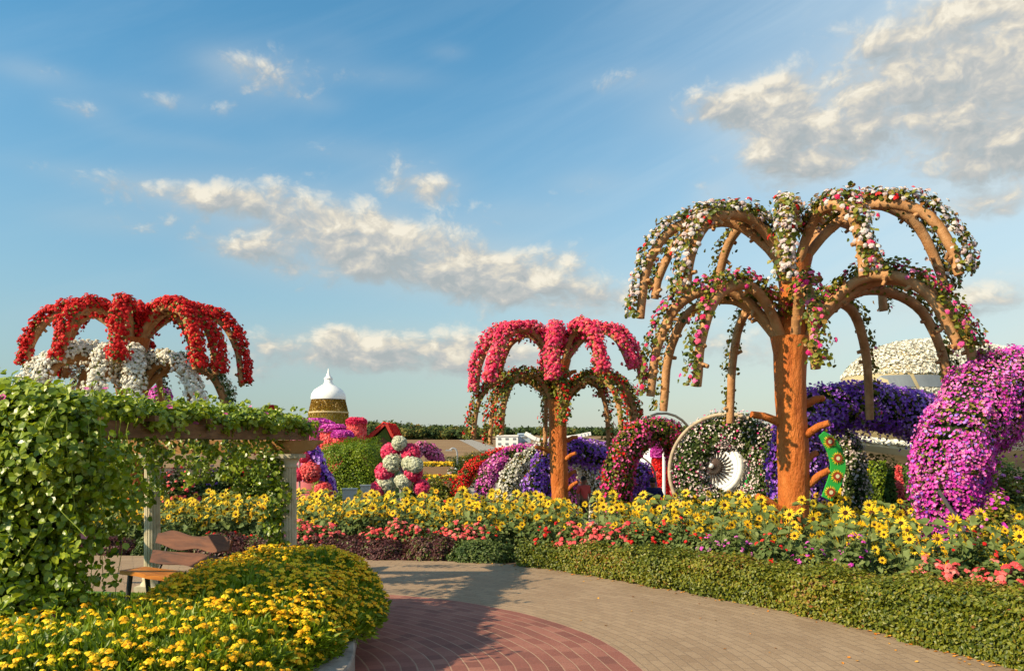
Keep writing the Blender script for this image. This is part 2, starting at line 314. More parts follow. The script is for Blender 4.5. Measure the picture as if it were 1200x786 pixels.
class Geo:
    def __init__(s): s.V = []; s.L = []; s.T = []; s.MI = []; s.R = []; s.SM = []; s.n = 0
    def raw(s, V, L, T, mat=0, rnd=None, smooth=False):
        V = np.asarray(V, float); L = np.asarray(L); T = np.asarray(T)
        s.V.append(V); s.L.append(L + s.n); s.T.append(T); s.MI.append(np.full(len(T), mat)); s.SM.append(np.full(len(T), smooth))
        s.R.append(np.full(len(V), .5) if rnd is None else np.asarray(rnd, float)); s.n += len(V)
        return s
    def scatter(s, t, Pt, N, S, mat=0, rnd=None, X=None, smooth=False, flat=1.0):
        TV, TL, TT = t; Pt = np.asarray(Pt, float); n = len(Pt)
        if n == 0: return s
        N = nrmz(np.asarray(N, float)); S = np.broadcast_to(np.asarray(S, float), (n,))
        if X is None: X = rng.normal(0, 1, (n, 3))
        X = X - N * np.sum(X * N, 1, keepdims=True); X = nrmz(X); Yv = np.cross(N, X)
        sc = S[:, None, None]
        V = Pt[:, None] + sc * (TV[None, :, 0:1] * X[:, None] + TV[None, :, 1:2] * Yv[:, None] * flat + TV[None, :, 2:3] * N[:, None])
        if rnd is None: rnd = rng.uniform(0, 1, n)
        k = len(TV)
        L = (TL[None] + np.arange(n)[:, None] * k).ravel()
        return s.raw(V.reshape(-1, 3), L, np.tile(TT, n), mat, np.repeat(rnd, k), smooth)
    def tube(s, path, rad, seg=10, mat=0, cap=True, rough=0.0, seed=0, flat=None, smooth=True, rnd=.5):
        p = np.array(path, float); n = len(p); rad = np.broadcast_to(np.asarray(rad, float), (n,))
        t = nrmz(np.gradient(p, axis=0)); u = np.zeros_like(p)
        r0 = np.array([0, 0, 1.]) if abs(t[0, 2]) < .9 else np.array([1., 0, 0])
        u[0] = nrmz(np.cross(np.cross(t[0], r0), t[0]))
        for i in range(1, n):
            v = u[i - 1] - t[i] * (u[i - 1] @ t[i]); u[i] = v / np.linalg.norm(v)
        w = np.cross(t, u); a = np.arange(seg) * 2 * pi / seg
        R = rad[:, None] * np.ones(seg)
        base = p[:, None] + R[..., None] * (np.cos(a)[None, :, None] * u[:, None] + np.sin(a)[None, :, None] * w[:, None])
        if rough: 
            q = 1 + rough * lump(base.reshape(-1, 3), 6.0 / max(.3, rad.mean() * 4), seed).reshape(n, seg)
            base = p[:, None] + (R * q)[..., None] * (np.cos(a)[None, :, None] * u[:, None] + np.sin(a)[None, :, None] * w[:, None])
        V = base.reshape(-1, 3); i = np.arange(n - 1)[:, None] * seg; j = np.arange(seg)[None]; j2 = (j + 1) % seg
        L = np.stack([i + j, i + j2, i + seg + j2, i + seg + j], -1).reshape(-1)
        s.raw(V, L, np.full((n - 1) * seg, 4), mat, np.full(len(V), rnd), smooth)
        if cap:
            for b_, rev in ((0, True), (n - 1, False)):
                r = np.arange(seg); r = r[::-1] if rev else r
                s.raw(V[b_ * seg:(b_ + 1) * seg], r, [seg], mat, np.full(seg, rnd))
        return s
    def box(s, c, d, rz=0, mat=0, R=None, rnd=.5):
        v = np.array([(x, y, z) for x in (-.5, .5) for y in (-.5, .5) for z in (-.5, .5)]) * np.array(d)
        if R is None: R = np.array([[cos(rz), -sin(rz), 0], [sin(rz), cos(rz), 0], [0, 0, 1]])
        v = v @ np.array(R).T + np.array(c)
        return s.raw(v, [0, 1, 3, 2, 4, 6, 7, 5, 0, 4, 5, 1, 2, 3, 7, 6, 0, 2, 6, 4, 1, 5, 7, 3], [4] * 6, mat, np.full(8, rnd))
    def prism(s, poly, z0, z1, mat=0):
        p = np.array(poly, float); n = len(p)
        V = np.vstack([np.c_[p, np.full(n, z0)], np.c_[p, np.full(n, z1)]])
        L = list(range(n))[::-1] + list(range(n, 2 * n)); T = [n, n]
        for k in range(n): L += [k, (k + 1) % n, n + (k + 1) % n, n + k]; T.append(4)
        return s.raw(V, L, T, mat)
    def plate(s, pts, nrm, th, mat=0):
        p = np.array(pts, float); n = len(p); d = np.array(nrm, float) * th
        V = np.vstack([p, p + d]); L = list(range(n))[::-1] + list(range(n, 2 * n)); T = [n, n]
        for k in range(n): L += [k, (k + 1) % n, n + (k + 1) % n, n + k]; T.append(4)
        return s.raw(V, L, T, mat)
    def lathe(s, prof, c=(0, 0, 0), seg=24, mat=0, axis=None, smooth=True, rnd=.5):
        pr = np.array(prof, float); n = len(pr); a = np.arange(seg) * 2 * pi / seg
        V = np.stack([pr[:, 0:1] * np.cos(a), pr[:, 0:1] * np.sin(a), np.repeat(pr[:, 1:2], seg, 1)], -1).reshape(-1, 3)
        if axis is not None:
            w = nrmz(np.array(axis, float)); r0 = np.array([0, 0, 1.]) if abs(w[2]) < .9 else np.array([1., 0, 0])
            u = nrmz(np.cross(r0, w)); v = np.cross(w, u); V = V[:, 0:1] * u + V[:, 1:2] * v + V[:, 2:3] * w
        V = V + np.array(c); i = np.arange(n - 1)[:, None] * seg; j = np.arange(seg)[None]; j2 = (j + 1) % seg
        L = np.stack([i + j, i + j2, i + seg + j2, i + seg + j], -1).reshape(-1)
        return s.raw(V, L, np.full((n - 1) * seg, 4), mat, np.full(len(V), rnd), smooth)
    def ball(s, c, r, seg=14, rings=9, mat=0, sq=(1, 1, 1), rough=0, seed=0, rnd=.5):
        a = np.linspace(0, pi, rings); th = np.arange(seg) * 2 * pi / seg
        V = np.stack([np.sin(a)[:, None] * np.cos(th), np.sin(a)[:, None] * np.sin(th), np.repeat(np.cos(a)[:, None], seg, 1)], -1).reshape(-1, 3)
        if rough: V = V * (1 + rough * lump(V * 1.0, 3, seed))[:, None]
        V = V * r * np.array(sq) + np.array(c); i = np.arange(rings - 1)[:, None] * seg; j = np.arange(seg)[None]; j2 = (j + 1) % seg
        L = np.stack([i + j, i + seg + j, i + seg + j2, i + j2], -1).reshape(-1)
        return s.raw(V, L, np.full((rings - 1) * seg, 4), mat, np.full(len(V), rnd), True)
    def xform(s, Mx):
        Mx = np.array(Mx); s.V = [v @ Mx[:3, :3].T + Mx[:3, 3] for v in s.V]; return s
    def arrays(s): return np.vstack(s.V), np.concatenate(s.L), np.concatenate(s.T), np.concatenate(s.MI), np.concatenate(s.R), np.concatenate(s.SM)
    def mesh(s, name, mats):
        V, L, T, MI, R, SM = s.arrays()
        me = bpy.data.meshes.new(name); me.vertices.add(len(V)); me.vertices.foreach_set('co', V.astype(np.float32).ravel())
        me.loops.add(len(L)); me.loops.foreach_set('vertex_index', L.astype(np.int32))
        me.polygons.add(len(T)); st = np.concatenate([[0], np.cumsum(T)[:-1]])
        me.polygons.foreach_set('loop_start', st.astype(np.int32)); me.polygons.foreach_set('loop_total', T.astype(np.int32))
        for m in (mats if isinstance(mats, (list, tuple)) else [mats]): me.materials.append(M[m] if isinstance(m, str) else m)
        me.polygons.foreach_set('material_index', MI.astype(np.int32)); me.polygons.foreach_set('use_smooth', SM.astype(bool))
        at = me.attributes.new('rnd', 'FLOAT', 'POINT'); at.data.foreach_set('value', R.astype(np.float32))
        me.update(calc_edges=True)
        return me
    def build(s, name, mats, parent=None):
        o = bpy.data.objects.new(name, s.mesh(name, mats)); COL.objects.link(o)
        if parent is not None: attach(o, parent)
        return o

def wloc(o):
    v = Vector(o.location)
    while o.parent is not None: o = o.parent; v += Vector(o.location)
    return v
def attach(o, parent):
    """geometry is written in world space: shift it so that it stays put under its parent"""
    o.parent = parent; o.location = Vector(o.location) - wloc(parent)
def tag(o, label, cat, group=None, kind=None):
    o['label'] = label; o['category'] = cat
    if group: o['group'] = group
    if kind: o['kind'] = kind
    return o
def thing(name, loc, label, cat, group=None):
    o = bpy.data.objects.new(name, None); COL.objects.link(o); o.location = loc; o.empty_display_size = .2
    return tag(o, label, cat, group)
def struct(o, kind='structure'): o['kind'] = kind; return o

# ------------------------------------------------------------------ ground
def gz(x, y):
    y = np.asarray(y, float); x = np.asarray(x, float)
    z = np.where(y > 15, -.05 * (np.minimum(y, 35) - 15), 0.0)
    z = np.where(y > 75, z + (np.minimum(y, 300) - 75) * .0215, z)
    z = np.where(y > 300, z + (y - 300) * .0135 + np.sin(x / 170. + 1) * (y - 300) * .0016, z)
    return z
def grid(xs, ys, zf, dz=0):
    X, Y = np.meshgrid(xs, ys); V = np.stack([X, Y, zf(X, Y) + dz], -1).reshape(-1, 3); nx, ny = len(xs), len(ys)
    i = np.arange(ny - 1)[:, None] * nx; j = np.arange(nx - 1)[None]
    L = np.stack([i + j, i + j + 1, i + nx + j + 1, i + nx + j], -1).reshape(-1)
    return Geo().raw(V, L, np.full((nx - 1) * (ny - 1), 4), 0, None, True)
xs = np.concatenate([-np.geomspace(2500, 20, 40), np.linspace(-18, 18, 37), np.geomspace(20, 2500, 40)])
ys = np.concatenate([[-60, -20, -5], np.linspace(0, 40, 41), np.geomspace(42, 2500, 60)])
struct(grid(xs, ys, gz, -.02).build('ground', 'soil'))
# far ploughed field
struct(grid(np.linspace(-260, 260, 60), np.linspace(92, 296, 40), gz, .05).build('field', 'field'))
struct(grid(np.linspace(-1600, 1600, 60), np.linspace(306, 1500, 40), gz, .3).build('hills', 'field'))
# farm road: a pale sheet across the field
rd = catmull([(-1.2, 125), (-3.5, 150), (-8, 200), (-17, 290)], 20)
g = Geo(); w_ = np.array([2.4, 0]); V = []
for p in rd: V += [(*(p - w_), gz(p[0], p[1]) + .12), (*(p + w_), gz(p[0], p[1]) + .12)]
L = []
for k in range(len(rd) - 1): L += [2 * k, 2 * k + 1, 2 * k + 3, 2 * k + 2]
struct(g.raw(V, L, [4] * (len(rd) - 1)).build('road', 'concrete'))
# plaza beyond the flower bed
mp_, n_ = newmat('plaza_paving')
c_ = n_.ramp(n_.noise(None, 3, 5), g3((.22, .18, .14), (.32, .27, .21), (.40, .34, .27)))
b_ = n_.node('ShaderNodeBsdfPrincipled'); n_.link(c_, b_.inputs[0]); b_.inputs['Roughness'].default_value = .85
n_.link(b_.outputs[0], n_.node('ShaderNodeOutputMaterial').inputs[0])
struct(grid(np.linspace(-45, 45, 30), np.linspace(24, 70, 30), gz, .0).build('plaza', mp_))

# ------------------------------------------------------------------ path (curved brick paving)
mpath, n = newmat('path_paving')
tc_ = n.node('ShaderNodeTexCoord'); sp = n.node('ShaderNodeSeparateXYZ'); n.link(tc_.outputs['Object'], sp.inputs[0])
CXP, CYP, R0 = -3.35, 7.25, 4.66
dx = n.m('SUBTRACT', sp.outputs[0], CXP); dy = n.m('SUBTRACT', sp.outputs[1], CYP)
wob = n.m('MULTIPLY', n.m('SUBTRACT', n.noise(tc_.outputs['Object'], .7, 2), .5), .12)
rr = n.m('ADD', n.m('SQRT', n.m('ADD', n.m('MULTIPLY', dx, dx), n.m('MULTIPLY', dy, dy))), wob)
th = n.m('MULTIPLY', n.m('ARCTAN2', dy, dx), 4.6)
isred = n.m('LESS_THAN', rr, R0)
def bricks(w, h, mort):
    b = n.node('ShaderNodeTexBrick'); b.inputs['Scale'].default_value = 1.0
    b.inputs['Brick Width'].default_value = w; b.inputs['Row Height'].default_value = h; b.inputs['Mortar Size'].default_value = mort
    b.inputs['Mortar Smooth'].default_value = .3; b.inputs['Bias'].default_value = 0
    n.link(n.comb(th, rr), b.inputs['Vector'])
    b.inputs['Color1'].default_value = (0, 0, 0, 1); b.inputs['Color2'].default_value = (1, 1, 1, 1); b.inputs['Mortar'].default_value = (.5, .5, .5, 1)
    return b
br = bricks(.30, .155, .007); bgk = bricks(.23, .115, .007)
big = n.noise(tc_.outputs['Object'], .9, 5, .6); fine = n.noise(tc_.outputs['Object'], 34, 4, .7)
var_r = n.m('ADD', n.m('MULTIPLY', n.node('ShaderNodeRGBToBW').outputs[0], 0), 0)
def bw(s_):
    q = n.node('ShaderNodeRGBToBW'); n.link(s_, q.inputs[0]); return q.outputs[0]
mixv_r = n.m('ADD', n.m('MULTIPLY', bw(br.outputs[0]), .38), n.m('ADD', n.m('MULTIPLY', big, .5), n.m('MULTIPLY', n.m('SUBTRACT', fine, .5), .55)))
redc = n.ramp(mixv_r, [(.1, (.13, .052, .042)), (.45, (.23, .085, .065)), (.8, (.33, .15, .11)), (1, (.36, .20, .15))])
course = n.m('FRACT', n.m('DIVIDE', rr, .155))
cl_ = n.m('MAXIMUM', n.m('LESS_THAN', course, .085), n.m('MULTIPLY', br.outputs[1], .22))
redc = n.mixc(n.m('MULTIPLY', cl_, n.m('ADD', .25, n.m('MULTIPLY', n.noise(tc_.outputs['Object'], 5, 4), .7))), redc, (.37, .26, .18))
mixv_g = n.m('ADD', n.m('MULTIPLY', bw(bgk.outputs[0]), .20), n.m('ADD', n.m('MULTIPLY', big, .6), n.m('MULTIPLY', n.m('SUBTRACT', fine, .5), .6)))
greyc = n.ramp(mixv_g, [(.15, (.225, .150, .092)), (.5, (.315, .222, .142)), (.85, (.38, .277, .183)), (1, (.43, .33, .225))])
greyc = n.mixc(n.m('MULTIPLY', bgk.outputs[1], .6), greyc, (.17, .12, .085))
colr = n.mixc(isred, greyc, redc)
sten = n.sstep(n.noise(tc_.outputs['Object'], 1.7, 6, .7), .60, .78)
colr = n.mixc(n.m('MULTIPLY', sten, .38), colr, (.11, .075, .05))
spk = n.sstep(n.noise(tc_.outputs['Object'], 11, 3, .6), .70, .76)
colr = n.mixc(n.m('MULTIPLY', spk, .35), colr, (.09, .06, .04))
bs = n.node('ShaderNodeBsdfPrincipled'); n.link(colr, bs.inputs[0]); bs.inputs['Roughness'].default_value = .78; bs.inputs['Specular IOR Level'].default_value = .3
hgt = n.m('SUBTRACT', n.m('MULTIPLY', fine, .5), n.m('MAXIMUM', n.m('MULTIPLY', isred, br.outputs[1]), n.m('MULTIPLY', n.m('SUBTRACT', 1, isred), bgk.outputs[1])))
bp = n.node('ShaderNodeBump'); bp.inputs['Strength'].default_value = .5; bp.inputs['Distance'].default_value = .008
n.link(hgt, bp.inputs['Height']); n.link(bp.outputs[0], bs.inputs['Normal'])
n.link(bs.outputs[0], n.node('ShaderNodeOutputMaterial').inputs[0])

EDGE = [(5.4, 5.0), (5.25, 6.6), (4.9, 7.9), (4.58, 8.55), (3.86, 10.0), (2.33, 12.1), (0, 14.45), (-2.75, 15.1), (-4.96, 15.4), (-8.6, 15.7), (-13, 15.8)]
edge = catmull([(*e, 0) for e in EDGE], 120)[:, :2]
gp = Geo(); poly = [(x + .06, y + .05) for x, y in edge] + [(-13, -3), (5.6, -3)]
gp.raw([(x, y, .004) for x, y in poly], list(range(len(poly)))[::-1] if False else list(range(len(poly))), [len(poly)])
struct(gp.build('path', mpath))
# lawn strip under the bench
lawn = [(-8.5, 8.6), (-4.6, 8.3), (-3.3, 9.2), (-3.3, 11.2), (-4.2, 11.55), (-8.5, 12.2)]
struct(Geo().raw([(x, y, .012) for x, y in lawn], range(len(lawn)), [len(lawn)]).build('lawn', 'grassbase'))
npt = 26000
q = np.c_[rng.uniform(-8.2, -3.4, npt), rng.uniform(8.7, 11.6, npt), np.full(npt, .012)]
q = q[(q[:, 1] < 11.5 - (q[:, 0] + 4.2) * .15)]
g = Geo().scatter(LANCE, q, rng.normal(0, 1, (len(q), 3)) * (1, 1, .2), rng.uniform(.03, .06, len(q)), X=np.c_[rng.normal(0, .35, (len(q), 2)), np.ones(len(q))])
go = g.build('grass', 'lant_leaf'); tag(go, 'short bright green lawn grass under the wooden bench', 'grass', kind='stuff')

# ------------------------------------------------------------------ hedge along the path
def strip_frames(pts):
    t = nrmz(np.gradient(pts, axis=0)); nrm = np.c_[-t[:, 1], t[:, 0]]   # left of travel
    return t, nrm
def hedge_geo(i0, i1, width, hfun, dens, size, tmat, cut=.08):
    """rounded hedge whose front foot follows the path edge between edge samples i0..i1"""
    seg = edge[i0:i1]; t, nn = strip_frames(seg); nn = -nn if nn[:, 1].mean() < 0 else nn
    n_ = len(seg); prof_a = np.linspace(0, 1, 15)
    def prof(a, h):
        x = np.where(a < .38, 0, np.where(a < .78, (a - .38) / .40, 1.0)) * width
        z = np.where(a < .38, a / .38, np.where(a < .78, 1.0, 1 - (a - .78) / .22)) * h
        rx = np.minimum(x, width - x); x = x + np.where((a < .38), .10 * (a / .38) ** 3, 0)
        z = z - .10 * np.exp(-(rx / .10) ** 2) * (a > .3) * (a < .85)
        return x, z
    V = []
    for k in range(n_):
        h = hfun(k / (n_ - 1)); x, z = prof(prof_a, h - .07); c = seg[k]
        V.append(np.c_[c[0] + nn[k, 0] * (x * .92 + .06), c[1] + nn[k, 1] * (x * .92 + .06), z])
    V = np.array(V); m_ = len(prof_a); Vf = V.reshape(-1, 3)
    i = np.arange(n_ - 1)[:, None] * m_; j = np.arange(m_ - 1)[None]
    L = np.stack([i + j, i + m_ + j, i + m_ + j + 1, i + j + 1], -1).reshape(-1)
    core = Geo().raw(Vf, L, np.full((n_ - 1) * (m_ - 1), 4), 0, None, True)
    length = np.sum(np.linalg.norm(np.diff(seg, axis=0), axis=1)); N = int(dens * length * (width + 1.1))
    k = rng.uniform(0, n_ - 1.001, N); ki = k.astype(int); kf = (k - ki)[:, None]
    c = seg[ki] * (1 - kf) + seg[ki + 1] * kf; nv = nrmz(nn[ki] * (1 - kf) + nn[ki + 1] * kf)
    a = rng.uniform(0, .96, N); hv = hfun(k / (n_ - 1)); x, z = prof(a, hv); x1, z1 = prof(np.minimum(a + .03, 1), hv); x0, z0 = prof(np.maximum(a - .03, 0), hv)
    tx, tz = x1 - x0, z1 - z0; nx, nz = -tz, tx
    ln = np.hypot(nx, nz) + 1e-6; nx /= ln; nz /= ln
    Pp = np.c_[c + nv * x[:, None], z]; Nn = np.c_[nv * nx[:, None], nz]
    lm = lump(Pp, 2.6, 3) * .06 + lump(Pp, 8, 4) * .035 + (rng.random(N) < .03) * rng.uniform(0, .10, N)
    Pp = Pp + Nn * (lm + rng.normal(0, .028, N))[:, None]
    Nn = nrmz(Nn + rng.normal(0, .55, (N, 3)) + (0, 0, .3))
    rv = np.clip(.5 + lump(Pp, 1.1, 8) * .2 + lump(Pp, 4, 9) * .15 + rng.normal(0, .2, N), 0, 1)
    lv = Geo().scatter(RHOMB, Pp, Nn, rng.uniform(.75, 1.35, N) * size, rnd=rv)
    # twigs sticking out of the clipped top
    return core, lv
he = thing('hedge', (2.4, 12.2, 0), 'long low clipped green hedge curving along the far edge of the path', 'hedge')
hgt_f = lambda u: .78 - .36 * u + .02 * np.sin(u * 17)
core, lv = hedge_geo(2, 72, .95, hgt_f, 4300, .046, 'hedge_leaf')
core.build('twig_shade_core', 'core', he); lv.build('foliage', 'hedge_leaf', he)

# burgundy and olive low shrubs continuing the border to the left
def bush(name, label, c, rx, ry, h, leaf, dens=900, size=.05, seed=0, group=None, bloom=None, nb=0, bsize=.03, cat='shrub', t=RHOMB, bt=None, core=True, under=False, boxy=1.0):
    c = np.array(c, float); e = thing(name, c, label, cat, group)
    area = 2 * pi * max(rx, ry) * h; N = int(dens * area)
    d = rng.normal(0, 1, (N, 3)); d[:, 2] = np.abs(d[:, 2]) if not under else d[:, 2]; d = nrmz(d)
    if boxy > 1: d = d / (np.abs(d) ** boxy).sum(1, keepdims=True) ** (1 / boxy)
    q = 1 + .16 / boxy * lump(d * 1.0, 3.0, seed) + .08 * lump(d, 7, seed + 1)
    dep = 1 - np.abs(rng.normal(0, .09, N))
    Pp = c + d * (rx, ry, h) * (q * dep)[:, None]
    rv = np.clip(.5 + .22 * lump(Pp, 3, seed + 2) + rng.normal(0, .22, N), 0, 1)
    if core: Geo().ball(c, 1, 14, 9, sq=(rx * .80, ry * .80, h * .80), rough=.12, seed=seed).build('twig_shade_core', 'core', e)
    Geo().scatter(t, Pp, d + rng.normal(0, .5, (N, 3)) + (0, 0, .3), rng.uniform(.7, 1.35, N) * size, rnd=rv).build('foliage', leaf, e)
    if bloom:
        d = rng.normal(0, 1, (nb, 3)); d[:, 2] = np.abs(d[:, 2]) if not under else d[:, 2]; d = nrmz(d)
        q = 1 + .16 * lump(d * 1.0, 3.0, seed) + .08 * lump(d, 7, seed + 1)
        Pp = c + d * (rx, ry, h) * (q * 1.02)[:, None]
        Geo().scatter(bt or GERAN, Pp, d + rng.normal(0, .3, (nb, 3)) + (0, -.2, .2), rng.uniform(.7, 1.3, nb) * bsize).build('blossoms', bloom, e)
    return e
LAB_BURG = ['green-purple low shrub at the right end of the burgundy row, joining the clipped hedge', 'burgundy low shrub second from the clipped hedge', 'burgundy low shrub third from the clipped hedge', 'burgundy low shrub fourth from the clipped hedge by the far bend of the path',
 'burgundy low shrub straight behind the end of the yellow lantana mound', 'burgundy low shrub just right of the right-hand stone column', 'burgundy low shrub seen under the pergola beside the right-hand stone column', 'low reddish shrub seen under the pergola right of the bench back', 'low shrub seen under the pergola directly above the bench back',
 'low shrub left of the fluted middle column of the pergola', 'low shrub farthest left in the border behind the vine']
bi = [int(x) for x in np.linspace(74, 114, 11)]
for k, (i_, lb) in enumerate(zip(bi, LAB_BURG)):
    p = edge[i_]
    bush('border_shrub', lb, (p[0], p[1] + .42, -.02), .72, .42, .43 + .05 * sin(k * 2.1), 'olive_leaf' if k in (0, 7, 9) else 'burg_leaf', 2600, .05, 20 + k, 'low shrubs edging the far side of the path')

# fallen petals at the foot of the hedge
npt = 420; k = rng.integers(4, 75, npt); off_ = -np.abs(rng.normal(0, .10, npt)); far = rng.uniform(0, 1, npt) < .12; off_[far] = -rng.uniform(0, 2.6, far.sum())
t_, nn_ = strip_frames(edge); nn_ = np.where(nn_[:, 1:2] < 0, -nn_, nn_)
q = edge[k] + nn_[k] * off_[:, None]
g = Geo().scatter(PENT, np.c_[q, np.full(npt, .012)], np.c_[rng.normal(0, .25, (npt, 2)), np.ones(npt)], rng.uniform(.010, .022, npt))
tag(g.build('fallen_petals', 'orange_litter'), 'orange petals and dry leaves scattered along the foot of the hedge', 'petals', kind='stuff')

# ------------------------------------------------------------------ sunflowers
def sun_plant(seed, nheads):
    r = np.random.default_rng(seed); st = Geo(); hd = []; hmax = r.uniform(.92, 1.18)
    n_l = 0; LP = []; LN = []; LX = []; LS = []
    for k in range(nheads):
        a = r.uniform(0, 2 * pi); sp_ = .04 if k == 0 else r.uniform(.12, .30); hh_ = hmax * (1 if k == 0 else r.uniform(.58, 1.0))
        tip = np.array([cos(a) * sp_, sin(a) * sp_, hh_]); b0 = np.array([0, 0, 0.0 if k == 0 else hh_ * .35])
        pth = catmull([b0, b0 * .5 + tip * .5 + (-cos(a) * .03, -sin(a) * .03, .02), tip - (0, 0, .05), tip], 7)
        st.tube(pth, np.linspace(.011, .006, 7), 5, 1, cap=False)
        f = nrmz(np.array([r.normal(-.15, .5), -1 + r.normal(0, .3), r.uniform(-.15, .8)])); hd.append((tip + f * .025, f, r.uniform(.055, .115)))
        for _ in range(5 if k else 9):
            u = r.uniform(.25, .95); c = pth[int(u * 6)]; b = r.uniform(0, 2 * pi); x = np.array([cos(b), sin(b), r.uniform(-.35, .25)])
            LP.append(c + x * .03); LX.append(x); LN.append(np.array([-.2, -.3, 1]) + r.normal(0, .3, 3)); LS.append(r.uniform(.09, .19))
    st.scatter(HEART, LP, np.array(LN), np.array(LS), 0, r.uniform(0, 1, len(LP)), np.array(LX), smooth=False)
    return st, hd
protos = []
for s_ in range(10):
    st, hd = sun_plant(500 + s_, [2, 4, 7, 5, 2, 6, 5, 3, 7, 5][s_])
    heads = []
    for (p, f, sz) in hd:
        g = Geo().scatter(DAISY, [(0, 0, 0)], [f], [sz], 0, [rng.uniform(0, 1)], np.array([[1., 0, .1]]))
        d = Geo().scatter(DISC, [(0, 0, 0)], [f], [sz], 0, [rng.uniform(0, 1)], np.array([[1., 0, .1]]))
        heads.append((p, g, d, g.mesh('flower_head', 'sun_petal'), d.mesh('disc', 'sun_disc')))
    protos.append((st, st.mesh('stem', ['sun_leaf', 'sun_stem']), heads))
def edge_y(x):    # back of hedge for a given x
    o = np.argsort(edge[:, 0]); return np.interp(x, edge[o, 0], edge[o, 1])
spots = []
for _ in range(60000):
    y = rng.uniform(8.2, 23.0); hw = y * .66 + .6; x = rng.uniform(-hw, hw)
    px = 600 + F * x / y
    if y > 22.4 + .02 * x and x < 2: continue
    if x < 2.0 and y > 21.5: continue
    if x > 2.0 and y > 19 + .12 * (x - 2): continue
    if px > 1000 and y > 15.5: continue
    # distance to the hedge front line
    dd = np.min(np.hypot(edge[:, 0] - x, edge[:, 1] - y)); 
    if edge_y(x) > y - .2 and x < 4.9: continue
    if x >= 4.9 and y < 8.6: continue
    if dd < (1.45 if x > 0 else 1.35): continue
    if (abs(px - 684) < 17 and y > 15.5) or (abs(px - 769) < 16 and y > 16.5) or (abs(px - 645) < 12 and y > 18): continue
    if np.hypot(x - 5.27, y - 15.0) < .6: continue                    # palm trunk
    mind = .34 if y < 16 else .30
    if any((x - a) ** 2 + (y - b) ** 2 < mind * mind for a, b in spots): continue
    spots.append((x, y))
    if len(spots) >= 1150: break
spots.sort(key=lambda s: s[1])
N_IND = 292
def sun_label(px):
    if px < 190: return 'yellow sunflower plant among those seen left of the middle pergola column, behind the vine'
    if px < 345: return 'yellow sunflower plant among those framed under the pergola between its two stone columns'
    if px < 640: return 'yellow sunflower plant in the bed behind the burgundy shrubs, left of the pink palm trunk'
    if px < 905: return 'yellow sunflower plant in the bed between the two orange palm trunks, behind the green hedge'
    if px < 1060: return 'yellow sunflower plant in the bed just right of the biggest orange palm trunk'
    return 'tall yellow sunflower plant before the big magenta arch, behind the nearest stretch of hedge'
rest = Geo()
for k, (x, y) in enumerate(spots):
    front = x > 1.5 and np.min(np.hypot(edge[:, 0] - x, edge[:, 1] - y)) < 2.6
    st, stm, heads = protos[rng.choice([0, 4, 7, 1]) if front else rng.integers(0, 10)]; sc = rng.uniform(.66, 1.12) if not front else rng.uniform(.6, 1.28); rz = rng.normal(0, .45); z = float(gz(x, y))
    if x > 4 and y < 12.5: sc *= 1.0
    ca, sa = cos(rz), sin(rz)
    if k < N_IND:
        o = thing('sunflower_plant', (x, y, z), sun_label(600 + F * x / y), 'sunflower', 'sunflowers standing in the bed behind the hedge')
        o.rotation_euler = (0, 0, rz); o.scale = (sc, sc, sc)
        s = bpy.data.objects.new('stem', stm); COL.objects.link(s); s.parent = o
        for (p, g, d, gm, dm) in heads:
            h = bpy.data.objects.new('flower_head', gm); COL.objects.link(h); h.parent = o; h.location = p
            q_ = bpy.data.objects.new('disc', dm); COL.objects.link(q_); q_.parent = h
    else:
        A = np.array([[ca * sc, -sa * sc, 0], [sa * sc, ca * sc, 0], [0, 0, sc]])
        def put(geo, mo, tr=(0, 0, 0)):
            V, L, T, MI, R, SM = geo.arrays(); V2 = (V + np.array(tr)) @ A.T + (x, y, z)
            rest.V.append(V2); rest.L.append(L + rest.n); rest.T.append(T); rest.MI.append(MI + mo); rest.R.append(R); rest.SM.append(SM); rest.n += len(V2)
        put(st, 0)
        for (p, g, d, gm, dm) in heads: put(g, 2, p); put(d, 3, p)
tag(rest.build('sunflower_field', ['sun_leaf', 'sun_stem', 'sun_petal', 'sun_disc']), 'mass of smaller yellow sunflowers filling the back of the flower bed', 'sunflowers', kind='stuff')
print('sunflowers', len(spots), N_IND)
# low green filler growth between the sunflowers
q = np.array(spots); q = np.repeat(q, 34, 0) + rng.normal(0, .2, (len(q) * 34, 2)); zz = gz(q[:, 0], q[:, 1]) + rng.uniform(.05, .62, len(q))
g = Geo().scatter(HEART, np.c_[q, zz], rng.normal(0, .45, (len(q), 3)) + (-.2, -.4, .8), rng.uniform(.07, .15, len(q)))
tag(g.build('undergrowth', 'sun_leaf'), 'grey-green leafy undergrowth filling the sunflower bed', 'undergrowth', kind='stuff')

# bedding flower clumps between hedge and sunflowers
CL = [(368, 622, 'coral', 15.9), (392, 633, 'coral', 16.0), (452, 626, 'coral', 16.0), (478, 622, 'coral', 15.9), (500, 628, 'red', 15.8), (522, 622, 'coral', 15.8), (546, 624, 'coral', 15.7),
      (690, 628, 'coral', 14.6), (712, 634, 'coral', 14.1), (735, 626, 'coral', 14.0), (650, 622, 'red', 14.9), (780, 622, 'red', 13.7), (815, 630, 'red', 12.9), (838, 640, 'magenta', 12.5), (862, 640, 'magenta', 12.2), (905, 640, 'red', 11.8), (950, 648, 'magenta', 11.5),
      (1000, 640, 'magenta', 11.2), (1092, 664, 'coral', 10.0), (1112, 668, 'coral', 9.9), (1165, 672, 'coral', 9.4), (1185, 676, 'coral', 9.3), (1140, 640, 'red', 10.3), (255, 630, 'red', 16.1), (295, 630, 'red', 16.1), (275, 628, 'red', 16.2)]
